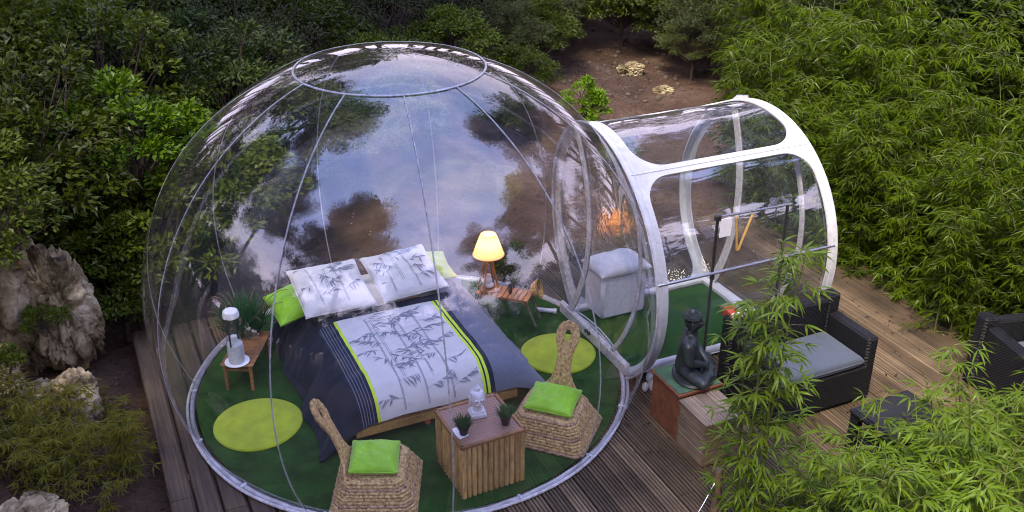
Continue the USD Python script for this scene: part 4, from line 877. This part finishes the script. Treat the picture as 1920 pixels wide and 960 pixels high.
def loveseat(label, loc, rz, L, Dp, cush, back_h=0.70):
    t = thing("rattan_loveseat", label, "loveseat", loc, rz, 1.0, "black rattan loveseats on the deck")
    part(t, "base", bev(L, Dp, 0.30, 0.012, (0, 0, 0.18)), "rattan_black")
    part(t, "backrest", bev(L, 0.11, back_h - 0.04, 0.02, (0, Dp / 2 - 0.05, (back_h) / 2 + 0.02)), "rattan_black", smooth=30)
    for sx in (-1, 1):
        part(t, "armrest", bev(0.11, Dp - 0.115, 0.56, 0.02, (sx * (L / 2 - 0.05), -0.058, 0.31)), "rattan_black", smooth=30)
        part(t, "corner_post", bev(0.135, 0.135, back_h + 0.03, 0.02, (sx * (L / 2 - 0.045), Dp / 2 - 0.045, back_h / 2 + 0.02)), "rattan_black", smooth=30)
        for sy in (-1, 1): part(t, "foot", bev(0.05, 0.05, 0.03, 0.004, (sx * (L / 2 - 0.06), sy * (Dp / 2 - 0.06), 0.017)), "black_plastic")
    c, s = math.cos(rz), math.sin(rz); f, mesh = cushion_f(L - 0.22, Dp - 0.125, 0.10, 61, 0.006, 0.006)
    def slab(a, b, top=1):
        ia, ib = np.clip(1 - np.abs(a) ** 14, 0, 1), np.clip(1 - np.abs(b) ** 14, 0, 1)
        n = meshkit.fbm(np.stack([a * 2, b * 2, 0 * a], -1), 3, 6) - 0.5
        return np.stack([a * (L - 0.225) / 2, b * (Dp - 0.125) / 2, top * 0.05 * (ia * ib) ** 0.4 + top * 0.012 * n * ia * ib], -1)
    k = np.sign(np.linspace(-1, 1, 34)) * (1 - (1 - np.abs(np.linspace(-1, 1, 34))) ** 1.8)
    up, dn = sheet(lambda a, b: slab(a, b, 1), k, k), sheet(lambda a, b: slab(a, b, -1), k, k); dn.invert()
    o = np.array([0.0, -0.06]); q = thing("seat_pad", cush, "cushion", (loc[0] + c * o[0] - s * o[1], loc[1] + s * o[0] + c * o[1], loc[2] + 0.385), rz)
    part(q, "cover", cat_([up, dn]), "grey_cushion", smooth=True)
    a = np.linspace(0, 2 * np.pi, 80)[:-1]; e = np.sign(np.cos(a)) * np.abs(np.cos(a)) ** 0.1 * (L - 0.225) / 2, np.sign(np.sin(a)) * np.abs(np.sin(a)) ** 0.1 * (Dp - 0.125) / 2
    part(q, "piping", tube(np.c_[e[0], e[1], 0 * a], 0.006, 5, closed=True), "grey_cushion", smooth=True)
loveseat("black rattan loveseat backed against the entrance tunnel", (2.76, -1.55, 0.001), 0.0, 1.06, 0.60, "flat grey seat pad on the loveseat by the tunnel")
loveseat("black rattan loveseat half hidden in bamboo at the far right of the deck", (4.66, -2.42, 0.001), math.radians(-14), 1.05, 0.66, "flat grey seat pad on the loveseat at the right edge", 0.62)
ct = thing("rattan_coffee_table", "low black rattan coffee table mostly behind the front bamboo", "table", (2.90, -2.52, 0.001), 0.02)
part(ct, "table_top", bev(0.58, 0.44, 0.035, 0.008, (0, 0, 0.385)), "rattan_black"); part(ct, "glass_top", bev(0.52, 0.38, 0.008, 0.002, (0, 0, 0.408)), "black_plastic")
for sx in (-1, 1):
    for sy in (-1, 1): part(ct, "leg", bev(0.07, 0.07, 0.37, 0.006, (sx * 0.245, sy * 0.175, 0.185)), "rattan_black")
part(ct, "shelf", bev(0.48, 0.34, 0.02, 0.004, (0, 0, 0.14)), "rattan_black")
th_ = thing("red_throw", "folded red throw with a white edge on the loveseat arm behind the statue", "throw", (2.29, -1.295, 0.752), 0.0, 0.55)
part(th_, "fold", sheet(lambda s, t: np.stack([np.clip(s, -0.075, 0.075) , t, 0.012 - np.clip(np.abs(s) - 0.075, 0, 1)], -1), np.linspace(-0.2, 0.2, 21), np.linspace(0, 0.22, 8), -0.01), "red_cloth", smooth=50)
part(th_, "white_edge", sheet(lambda s, t: np.stack([np.clip(s, -0.077, 0.077), t, 0.012 - np.clip(np.abs(s) - 0.077, 0, 1)], -1), np.linspace(-0.2, 0.2, 21), np.linspace(-0.045, 0, 3), -0.01), "white_cotton", smooth=50)

fp = thing("fence_post", "short weathered round post with wire at the front deck edge", "post", (1.31, -2.50, -0.1))
part(fp, "post", tube([(0, 0, 0), (0.01, 0, 0.25), (0, 0.01, 0.50), (0, 0.01, 0.515)], [0.036, 0.034, 0.034, 0.026], 12), "brown_timber", smooth=40)
u = np.linspace(0, 1, 16); part(fp, "wire", tube(np.c_[-0.02 - 0.5 * u, 0.0 - 0.22 * u, 0.42 - 0.2 * u - 0.16 * np.sin(np.pi * u) * 0.5], 0.005, 5), "steel", smooth=True)

# ------------------------------------------------------------------ rocks
def rock(label, loc, size, seed, rz=0.0, sub=5, rough=0.5):
    m = trimesh.creation.icosphere(sub, 1.0); v = m.vertices
    n = meshkit.fbm(v * 1.3 + seed * 3.1, 5, seed); n2 = np.abs(meshkit.fbm(v * 2.6 + seed, 5, seed + 5) - 0.5) * 2
    n3 = meshkit.fbm(v * 9 + seed, 3, seed + 9)
    q = np.sign(v) * np.abs(v) ** 0.72
    m.vertices = q * (0.72 + rough * (n - 0.35) - 0.38 * np.clip(0.22 - n2, 0, 1) / 0.22 * 0.4 + 0.07 * (n3 - .5))[:, None] * np.array(size)
    single("boulder", m, "limestone", label, "boulder", smooth=True, group=None, loc=loc, rz=rz)
rock("tall pale limestone outcrop rising at the left edge", (-3.06, 1.66, 0.62), (0.50, 0.44, 1.08), 1, 0.3, 6)
rock("narrow limestone shoulder leaning on the tall outcrop's right side", (-2.60, 1.60, 0.42), (0.34, 0.34, 0.72), 12, 0.6, 6)
rock("grey white boulder at the foot of the tall outcrop near the deck", (-2.60, 0.60, 0.12), (0.23, 0.24, 0.34), 2, 0.5)
rock("mossy limestone block at the far left below the tall outcrop", (-3.22, 1.00, 0.20), (0.36, 0.34, 0.36), 3, 0.1)
rock("pale boulder at the bottom left corner under dry bamboo", (-2.98, -0.66, 0.0), (0.30, 0.28, 0.24), 4, 0.8)
rock("small dark rounded rock between the two left boulders", (-2.86, 0.78, 0.08), (0.20, 0.2, 0.22), 6)
rock("pale stone lying on the bare soil behind the tunnel", (6.35, 7.0, float(terrain(6.35, 7.0)) + 0.06), (0.27, 0.19, 0.16), 7)
rock("low flat stone on the bare soil nearer the bamboo", (6.30, 5.95, float(terrain(6.3, 5.95)) + 0.03), (0.20, 0.15, 0.11), 8)
rock("grey stone half hidden in the thicket behind the dome's left top", (0.35, 7.2, float(terrain(0.35, 7.2)) + 0.25), (0.32, 0.3, 0.3), 10)

g = np.random.default_rng(12)
pb = []
for k in range(260):
    x, y = (g.normal(6.0, 0.9), g.normal(6.9, 1.3)) if k < 190 else (g.uniform(-2.9, -2.15), g.uniform(-2.5, 2.6))
    r = g.uniform(0.012, 0.05) * (1.0 if k < 190 else 0.7)
    m = trimesh.creation.icosphere(1, r); m.vertices = m.vertices * g.uniform(0.6, 1.3, 3) + [x, y, float(terrain(x, y)) + r * 0.2]; pb.append(m)
single("pebbles", cat_(pb), "pebble_stone", "scattered small pale pebbles on bare soil", None, smooth=True, kind="stuff")
n = 5500; X = np.r_[g.uniform(-3.6, -2.1, 1500), g.normal(5.8, 1.6, 1900), g.uniform(-2, 5, 1500), g.uniform(2.0, 4.8, 300), g.uniform(1.2, 4.8, 300)]
Y = np.r_[g.uniform(-3, 3.5, 1500), g.normal(6.6, 1.8, 1900), g.uniform(2.0, 6, 1500), g.uniform(-1, 1.6, 300), g.uniform(-3.4, -0.6, 300)]
Z = terrain(X, Y) + 0.006; Z[-600:] = 0.004
D = rdir(g, n) * [1, 1, 0.25]; N = unit(rdir(g, n) * 0.5 + [0, 0, 1])
single("leaf_litter", leaves(np.c_[X, Y, Z], D, N, g.uniform(.025, .065, n), g.uniform(.008, .022, n), 0.3), "leaf_litter", "dry brown leaves littering the soil and deck edge", None, kind="stuff")

# ------------------------------------------------------------------ plants
def bamboo_plant(g, culms, height, spread_, L=(0.085, 0.15), W=(0.012, 0.02), rich=False, node=0.13, start=0.22, bl=(0.14, 0.36), fan=(4, 7), lean=0.25):
    C, P, D, N, LL, WW = [], [], [], [], [], []
    for c in range(culms):
        a = g.uniform(0, 2 * np.pi); b = np.array([math.cos(a), math.sin(a), 0]) * spread_ * math.sqrt(g.random()) * 0.5
        h = height * g.uniform(0.72, 1.02); u = np.linspace(0, 1, 12); a2 = a + g.normal(0, 0.6); ln = lean * h * g.uniform(0.4, 1.2)
        path = np.c_[b[0] + ln * u ** 2.2 * math.cos(a2), b[1] + ln * u ** 2.2 * math.sin(a2), h * (u - 0.10 * u ** 3)]
        C.append(tube(path, np.linspace(0.011, 0.003, 12) * min(1, height / 2 + 0.3), 5))
        z = start
        while z < 1.0:
            p = np.array([np.interp(z, u, path[:, k]) for k in range(3)])
            for q in range(g.integers(2, 4)):
                ba = g.uniform(0, 2 * np.pi); bd = unit(np.array([math.cos(ba), math.sin(ba), g.uniform(0.1, 0.9)])); ll = g.uniform(*bl) * (1.15 - 0.6 * z)
                e = p + bd * ll - np.array([0, 0, ll * 0.25])
                C.append(tube([p, p + bd * ll * 0.5, e], [0.003, 0.002, 0.0012], 3, caps=False))
                for s in np.linspace(0.3, 1.0, max(2, int(ll / 0.085))):
                    o = p + (e - p) * s + bd * 0.0; k = g.integers(*fan)
                    fa = ba + g.uniform(-0.5, 0.5) + np.linspace(-1.15, 1.15, k) + g.normal(0, 0.15, k)
                    d = np.c_[np.cos(fa), np.sin(fa), g.uniform(-0.75, 0.25, k)]
                    P.append(np.tile(o, (k, 1))); D.append(d); N.append(unit(np.c_[-0.25 * np.cos(fa), -0.25 * np.sin(fa), np.ones(k)] + g.normal(0, 0.25, (k, 3))))
                    LL.append(g.uniform(*L, k)); WW.append(g.uniform(*W, k))
            z += node / h * g.uniform(0.7, 1.3)
    return cat_(C), leaves(np.vstack(P), np.vstack(D), np.vstack(N), np.concatenate(LL), np.concatenate(WW), 0.22, 0.36, 0.16, rich)
def make_bamboo(name, label, loc, seed, culms, height, spread_, material, group=None, rz=0.0, tilt=(0, 0), **kw):
    c, l = bamboo_plant(np.random.default_rng(seed), culms, height, spread_, **kw)
    t = thing(name, label, "bamboo", loc, rz, 1.0, group, None, tilt)
    part(t, "culms", c, "culm_green", smooth=True); part(t, "leaves", l, material, kind="stuff")
    return t
def gz(x, y): return float(terrain(x, y)) - 0.02

# bamboo hedge along the right of the deck
HG = "bamboo plants of the tall hedge"
HL = "bright green bamboo clump in the tall hedge along the deck"
protos = [make_bamboo("hedge_bamboo", HL, loc, 100 + i, 10, 2.3, 0.8, "leaf_bamboo", HG, node=0.13, start=0.08, L=(0.08, 0.16), W=(0.012, 0.022)) for i, loc in enumerate([(5.05, -0.55, -0.24), (5.15, 0.55, -0.24), (5.0, 1.65, -0.24), (5.45, 2.75, -0.24)])]
g = np.random.default_rng(8)
spots = []
for u0, v0, v1, st_, h0 in ((5.0, -3.2, 1.9, 0.52, 0.72), (5.55, -3.4, 2.6, 0.6, 0.95), (6.2, -3.2, 3.1, 0.68, 1.12), (7.0, -2.6, 4.2, 0.8, 1.2)):
    v = v0
    while v < v1:
        spots.append((u0 + g.uniform(-.18, .18), v + g.uniform(-.12, .12), h0 * g.uniform(0.85, 1.15))); v += st_
spots += [(5.35, 2.3, 0.6), (7.4, 4.9, 1.1)]
for i, (x, y, s) in enumerate(spots):
    lb, gp_ = (HL, HG) if x < 5.4 else ("taller bamboo clump in the hedge's middle rows", "bamboo plants of the hedge's middle rows") if x < 6.6 else ("tallest bamboo clump in the hedge's back row against the dark shrubs", "bamboo plants of the hedge's back row")
    copy(protos[i % 4], lb, (x, y, gz(x, y)), g.uniform(0, 6.28), s, gp_)

# bamboo in front: separate plants, richer leaves
FR = dict(rich=True, L=(0.08, 0.145), W=(0.013, 0.021))
make_bamboo("front_bamboo", "slender bamboo plant standing alone in front of the loveseat and crate", (1.47, -2.66, -0.2), 201, 4, 2.95, 0.24, "leaf_bamboo_front", tilt=(0.0, -0.04), node=0.14, start=0.1, bl=(0.12, 0.30), lean=0.05, **FR)
fb = [((1.75, -2.95, -0.2), 5, 1.1, 0.4, "low leafy bamboo plant just right of the slender one"), ((1.85, -3.35, -0.2), 7, 1.6, 0.5, "bushy bamboo plant in front of the coffee table"),
      ((2.10, -3.62, -0.2), 7, 1.75, 0.5, "dense bamboo plant at the bottom right of the deck"), ((1.35, -3.62, -0.2), 6, 1.15, 0.45, "pale green bamboo plant at the bottom edge beside the post"),
      ((2.55, -3.45, -0.2), 7, 1.75, 0.5, "dark leaved bamboo plant under the far right loveseat"), ((2.95, -3.15, -0.2), 5, 1.5, 0.45, "bamboo plant overhanging the far right grey seat pad"),
      ((3.72, -2.72, -0.2), 5, 1.0, 0.45, "bamboo plant growing against the left side of the far right loveseat"), ((2.2, -2.98, -0.2), 5, 1.15, 0.45, "short bamboo plant hiding the coffee table's near corner"), ((2.72, -2.98, -0.2), 5, 1.25, 0.45, "bamboo plant rising right of the coffee table"), ((1.95, -4.1, -0.2), 7, 1.7, 0.5, "bamboo plant filling the bottom right corner")]
for i, (loc, n_, h_, s_, lb) in enumerate(fb):
    make_bamboo("front_bamboo", lb, loc, 210 + i, n_, h_, s_, "leaf_bamboo_front", node=0.14, start=0.15, lean=0.22, **FR)
# dry bamboo on the left bank
make_bamboo("dry_bamboo", "low yellowing bamboo bush beside the deck at bottom left", (-2.70, -0.05, -0.12), 301, 19, 0.70, 0.85, "leaf_dry", node=0.09, start=0.1, bl=(.1, .24), L=(.06, .1), W=(.008, .013))
make_bamboo("dry_bamboo", "yellowing bamboo bush at the left edge below the mossy block", (-3.12, 0.30, 0.0), 305, 16, 0.6, 0.7, "leaf_dry", node=0.09, start=0.1, bl=(.1, .24), L=(.06, .1), W=(.008, .013))
make_bamboo("dry_bamboo", "small straw coloured bamboo sprig by the grey white boulder", (-2.38, 0.62, -0.2), 302, 3, 0.42, 0.3, "leaf_dry", node=0.09, start=0.2, bl=(.1, .2), L=(.06, .1), W=(.008, .013), lean=0.6)
make_bamboo("dry_bamboo", "sparse green and yellow bamboo sprouts along the deck's left edge", (-2.30, -0.25, -0.22), 303, 5, 0.45, 0.8, "leaf_dry", node=0.1, start=0.2, bl=(.1, .2), L=(.05, .09), W=(.008, .013), lean=0.5)

def shrub(g, R, H, clumps, per, L, W, flat=0.8, trunk=0.05, upright=0.35):
    """Limbs ending in leaf clumps over an uneven crown."""
    C, P, D, N = [], [], [], []
    C.append(tube([(0, 0, 0), (0.02, 0.01, H * 0.35), (0.0, 0.02, H * 0.7)], [trunk, trunk * 0.8, trunk * 0.4], 7))
    for k in range(clumps):
        d = rdir(g, 1)[0]; d[2] = abs(d[2]) * 1.1 - 0.25; d = unit(d)
        c = np.array([0, 0, H * 0.58]) + d * np.array([R, R, H * 0.42]) * g.uniform(0.62, 1.08)
        s = np.array([0, 0, H * g.uniform(0.2, 0.5)]); mid = (s + c) / 2 + g.normal(0, 0.05, 3)
        C.append(tube([s, mid, c], [trunk * 0.4, trunk * 0.25, 0.006], 5, caps=False))
        cr = R * g.uniform(0.19, 0.32); n = int(per * g.uniform(0.6, 1.3)); q = rdir(g, n); q[:, 2] = np.abs(q[:, 2]) * 0.9 - 0.2
        rr = cr * g.random(n)[:, None] ** 0.4
        P.append(c + q * rr * [1, 1, flat]); dd = unit(q * [1, 1, 0.35] + d * 0.4 + g.normal(0, 0.5, (n, 3))); D.append(dd); N.append(unit(q * 0.4 + [0, 0, 0.8] + g.normal(0, 0.35, (n, 3))))
    for k in range(9):
        d = unit(np.array([*g.normal(0, 1, 2), g.uniform(0.3, 1.2)])); a = np.array([0, 0, H * 0.4]); e = np.array([0, 0, H * 0.58]) + d * np.array([R, R, H * 0.42]) * g.uniform(1.1, 1.35)
        C.append(tube([a, (a + e) / 2 + g.normal(0, 0.06, 3), e], [trunk * 0.3, trunk * 0.2, 0.003], 4, caps=False))
    P, D, N = np.vstack(P), np.vstack(D), np.vstack(N)
    return cat_(C), leaves(P, D, N, g.uniform(*L, len(P)), g.uniform(*W, len(P)), 0.18, 0.5, 0.1)
def make_shrub(name, label, cat, loc, seed, R, H, clumps, per, material, L=(.06, .105), W=(.03, .05), group=None, rz=0.0, **kw):
    c, l = shrub(np.random.default_rng(seed), R, H, clumps, per, L, W, **kw)
    t = thing(name, label, cat, loc, rz, 1.0, group)
    part(t, "trunk", c, "bark", smooth=True); part(t, "crown", l, material, kind="stuff")
    return t
# left bank
make_shrub("leafy_shrub", "bright green broadleaf shrub lit from above, left of the dome", "shrub", (-1.75, 3.05, -0.15), 401, 0.72, 2.05, 46, 120, "leaf_bright")
S1 = make_shrub("leafy_tree", "mid green leafy tree behind the tall limestone outcrop", "tree", (-2.75, 2.75, 0.1), 402, 0.95, 2.3, 60, 120, "leaf_mid")
S2 = make_shrub("dark_shrub", "dark green shrub hugging the dome's left wall", "shrub", (-1.62, 2.45, -0.2), 403, 0.62, 1.25, 46, 110, "leaf_mid", (.055, .1), (.03, .048))
S3 = make_shrub("thicket_shrub", "dark evergreen shrub in the thicket behind the dome", "shrub", (-0.6, 4.6, -0.1), 404, 1.0, 2.0, 64, 130, "leaf_dark", (.06, .105), (.028, .046), group="dark shrubs of the thicket")
S4 = make_shrub("thicket_shrub", "dark evergreen shrub in the thicket behind the dome", "shrub", (0.9, 7.2, 0.0), 405, 1.0, 1.7, 64, 130, "leaf_mid", (.06, .11), (.028, .046), group="dark shrubs of the thicket")
S5 = make_shrub("thicket_shrub", "small leaved olive shrub in the thicket behind the dome", "shrub", (-0.2, 5.6, -0.1), 406, 0.95, 1.8, 54, 210, "leaf_olive", (.035, .065), (.015, .026), group="olive shrubs of the thicket")
copy(S1, "mid green leafy tree at the left edge of the photo above the outcrop", (-3.25, 2.35, 0.25), 2.1, 0.85)
copy(S1, "leafy tree overhanging the limestone outcrop in the left foreground", (-3.05, 1.1, 0.75), 4.0, 0.62)
copy(S1, "tall leafy tree in the top left corner", (-3.2, 4.6, 0.2), 1.0, 1.2)
copy(S1, "leafy tree behind the bright green shrub", (-1.9, 4.5, 0.0), 5.2, 1.05)
copy(S2, "dark green shrub at the dome's back left beside the bright shrub", (-0.95, 2.95, -0.2), 2.5, 1.15)
copy(S2, "low dark shrub between outcrop and dome", (-2.25, 2.35, -0.1), 1.2, 0.9)
copy(S2, "low dark shrub at the deck's back left corner", (-2.1, 1.95, -0.2), 4.4, 0.62)
TL = "dark evergreen shrub in the thicket behind the dome"
g = np.random.default_rng(15)
for (x, y, s) in [(0.3, 4.4, 0.85), (-1.6, 6.2, 1.2), (-0.2, 6.3, 1.1), (-2.8, 6.4, 1.3), (1.7, 6.1, 0.85), (2.3, 7.7, 1.0), (3.1, 6.9, 0.8), (3.6, 8.2, 1.0), (4.2, 7.2, 0.7), (1.2, 9.2, 1.2), (2.8, 9.6, 1.2), (4.6, 9.4, 1.1),
                  (0.2, 8.6, 1.2), (-1.2, 8.2, 1.3), (6.0, 10.0, 1.0), (7.4, 9.6, 1.05), (7.7, 8.2, 0.9), (7.9, 7.0, 0.95), (7.6, 6.2, 0.8), (8.6, 6.4, 1.0), (9.2, 8.4, 1.2), (3.2, 5.3, 0.5), (1.4, 4.6, 0.7), (3.9, 6.2, 0.55), (-3.6, 8.6, 1.4),
                  (8.2, 10.6, 1.2), (5.2, 11.4, 1.3), (2.2, 11.4, 1.3), (-0.8, 10.6, 1.3), (9.8, 6.6, 1.3), (10.2, 4.9, 1.3), (9.2, 4.4, 1.25), (8.6, 3.2, 1.25), (9.8, 3.0, 1.4), (8.4, 1.9, 1.2), (9.6, 1.6, 1.4), (8.3, 0.4, 1.2), (5.2, 8.3, .75), (6.1, 8.7, .85), (6.9, 8.3, .8), (7.5, 7.5, .7), (7.2, 6.5, .55), (4.8, 7.5, .6), (5.6, 9.4, 1.0)]:
    lb, gp_ = (TL, "dark shrubs of the thicket") if x < 4.6 else ("dark shrub behind the bamboo hedge at the top right", "dark shrubs behind the bamboo hedge") if y < 6 else ("dark shrub closing the bare soil clearing at the top", "dark shrubs round the bare clearing")
    pick = g.random()
    if pick > 0.66: lb, gp_ = lb.replace("dark evergreen shrub", "small leaved olive shrub").replace("dark shrub", "small leaved olive shrub"), gp_.replace("dark", "olive")
    copy(S3 if pick < 0.33 else S4 if pick < 0.66 else S5, lb, (x, y, gz(x, y)), g.uniform(0, 6.28), s * g.uniform(0.9, 1.1), gp_)
make_shrub("leafy_shrub", "small rounded green bush on the bare soil behind the dome's right side", "shrub", (4.35, 5.0, gz(4.35, 5.0)), 411, 0.34, 0.85, 26, 90, "leaf_bright", (.04, .07), (.02, .034), trunk=0.02)
make_shrub("leafy_shrub", "tiny dark green bush touching the back of the tunnel", "shrub", (4.35, 4.0, gz(4.35, 4.0)), 412, 0.24, 0.45, 14, 80, "leaf_mid", (.04, .07), (.02, .034), trunk=0.015)
make_shrub("leafy_shrub", "low leafy green plant growing behind the lamp table", "plant", (1.42, 1.02, 0.02), 413, 0.20, 0.40, 14, 46, "leaf_mid", (.06, .1), (.03, .045), trunk=0.012)
make_shrub("fern_plant", "small fern growing in a crack of the tall outcrop", "plant", (-2.72, 1.20, 0.42), 414, 0.16, 0.22, 9, 40, "leaf_mid", (.05, .08), (.014, .02), trunk=0.01)
make_shrub("fern_plant", "small fern on the mossy limestone block at far left", "plant", (-3.0, 0.75, 0.40), 415, 0.12, 0.2, 8, 40, "leaf_mid", (.05, .08), (.014, .02), trunk=0.01)

# ------------------------------------------------------------------ tall pines standing round the clearing (the dome mirrors them)
def pine(g, H, R, whorls, per, lean=None):
    C, P, D = [], [], []
    u = np.linspace(0, 1, 10); bend = g.normal(0, 0.05, 2) * H if lean is None else lean
    path = np.c_[bend[0] * u ** 1.5, bend[1] * u ** 1.5, H * u]; C.append(tube(path, np.linspace(0.22, 0.05, 10), 8))
    for k in range(whorls):
        f = 0.50 + 0.48 * k / whorls; b = np.array([np.interp(f, u, path[:, j]) for j in range(3)])
        a = g.uniform(0, 2 * np.pi); ll = R * (1.25 - 0.85 * abs(f - 0.62) / 0.4) * g.uniform(0.6, 1.05)
        e = b + np.array([math.cos(a), math.sin(a), g.uniform(0.1, 0.5)]) * ll
        C.append(tube([b, (b + e) / 2 + [0, 0, -0.1], e], [0.07, 0.05, 0.02], 5, caps=False))
        for s in (0.5, 0.78, 1.0):
            c = b + (e - b) * s + g.normal(0, 0.12, 3); n = int(per * g.uniform(0.6, 1.2)); q = rdir(g, n)
            P.append(c + q * (g.random(n)[:, None] ** 0.45) * np.array([0.78, 0.78, 0.42]) * g.uniform(0.7, 1.15)); D.append(unit(q + g.normal(0, 0.5, (n, 3)) + [0, 0, 0.3]))
    P, D = np.vstack(P), np.vstack(D)
    return cat_(C), leaves(P, D, rdir(g, len(P)), g.uniform(0.14, 0.28, len(P)), g.uniform(0.03, 0.06, len(P)), 0.1)
PG, PL = "tall pines round the clearing", "tall dark pine standing round the clearing, mirrored in the dome"
PN = []
for i, (loc, H, R) in enumerate([((-4.7, 3.6), 12.5, 2.6), ((-6.4, -6.0), 13.0, 2.8), ((8.4, 1.0), 12.5, 2.3)]):
    c_, l_ = pine(np.random.default_rng(500 + i), H, R, 52 if i == 1 else 38, 400, [(3.1, 0.1), (1.6, 1.2), (-1.9, 0.2)][i])
    t = thing("pine_tree", PL, "tree", (loc[0], loc[1], gz(*loc)), 0.0, 1.0, PG)
    part(t, "trunk", c_, "bark", smooth=True); part(t, "crown", l_, "needles", kind="stuff"); PN.append(t)
g = np.random.default_rng(31)
for (x, y, s) in [(-7.0, 4.8, 0.62), (-7.9, 3.4, 0.66), (-6.1, 6.7, 0.66), (-8.8, 0.0, 0.9), (-3.6, 9.0, 1.1), (6.4, -6.0, 1.0), (10.5, -3.0, 1.0), (9.5, 5.5, 1.05), (1.6, 14.0, 0.95), (-9.5, -4.6, 1.0), (-2.4, -13.5, 0.95), (4.6, -12.0, 0.9)]:
    copy(PN[g.integers(3)], PL, (x, y, gz(x, y)), g.uniform(0, 6.28), s, PG)
# far forest closing the horizon
fpth = numbered("/World", "forest")
pi_ = UsdGeom.PointInstancer.Define(stage, fpth)
pr = UsdGeom.Xform.Define(stage, fpth + "/prototypes"); q0 = UsdGeom.Xform.Define(stage, fpth + "/prototypes/pine")
c_, l_ = pine(np.random.default_rng(600), 10.0, 2.4, 22, 70)
usdkit.mesh(stage, fpth + "/prototypes/pine/trunk", c_, MATS["bark"]); usdkit.mesh(stage, fpth + "/prototypes/pine/crown", l_, MATS["needles"])
pi_.CreatePrototypesRel().SetTargets([q0.GetPath()])
pts = []
for k in range(150):
    a = k / 150 * 2 * np.pi + g.normal(0, 0.02); r = g.uniform(19, 32); pts.append((r * math.sin(a), r * math.cos(a)))
pi_.CreatePositionsAttr(Vt.Vec3fArray([Gf.Vec3f(x, y, float(terrain(x, y)) - 0.1) for x, y in pts]))
pi_.CreateProtoIndicesAttr(Vt.IntArray([0] * len(pts)))
pi_.CreateOrientationsAttr(Vt.QuathArray([Gf.Quath(math.cos(q / 2), 0, 0, math.sin(q / 2)) for q in g.uniform(0, 6.28, len(pts))]))
pi_.CreateScalesAttr(Vt.Vec3fArray([Gf.Vec3f(float(q)) for q in g.uniform(0.75, 1.1, len(pts))]))
q1 = UsdGeom.Xform.Define(stage, fpth + "/prototypes/bush")
c_, l_ = shrub(np.random.default_rng(601), 1.6, 4.2, 60, 110, (0.12, 0.22), (0.06, 0.11))
usdkit.mesh(stage, fpth + "/prototypes/bush/trunk", c_, MATS["bark"]); usdkit.mesh(stage, fpth + "/prototypes/bush/crown", l_, MATS["needles"])
pi_.CreatePrototypesRel().SetTargets([q0.GetPath(), q1.GetPath()])
nb = 0
for ring, (r0, cnt) in enumerate(((10.5, 26), (13.5, 34), (17.0, 40))):
    for k in range(cnt):
        a = k / cnt * 2 * np.pi + g.normal(0, 0.05); r = r0 + g.uniform(-0.8, 0.8); x, y = r * math.sin(a), r * math.cos(a)
        if np.hypot(x - CAM[0], y - CAM[1]) < 3.2: continue
        if unit(np.array([x, y, 1.5]) - CAM) @ FW > 0.72 : continue
        pts.append((x, y)); nb += 1
pi_.CreatePositionsAttr(Vt.Vec3fArray([Gf.Vec3f(x, y, float(terrain(x, y)) - 0.1) for x, y in pts]))
pi_.CreateProtoIndicesAttr(Vt.IntArray([0] * (len(pts) - nb) + [1] * nb))
pi_.CreateOrientationsAttr(Vt.QuathArray([Gf.Quath(math.cos(q / 2), 0, 0, math.sin(q / 2)) for q in g.uniform(0, 6.28, len(pts))]))
pi_.CreateScalesAttr(Vt.Vec3fArray([Gf.Vec3f(float(q)) for q in g.uniform(0.8, 1.15, len(pts))]))
setdata(pi_.GetPrim(), "far pine forest closing the horizon all round", None, None, "stuff")
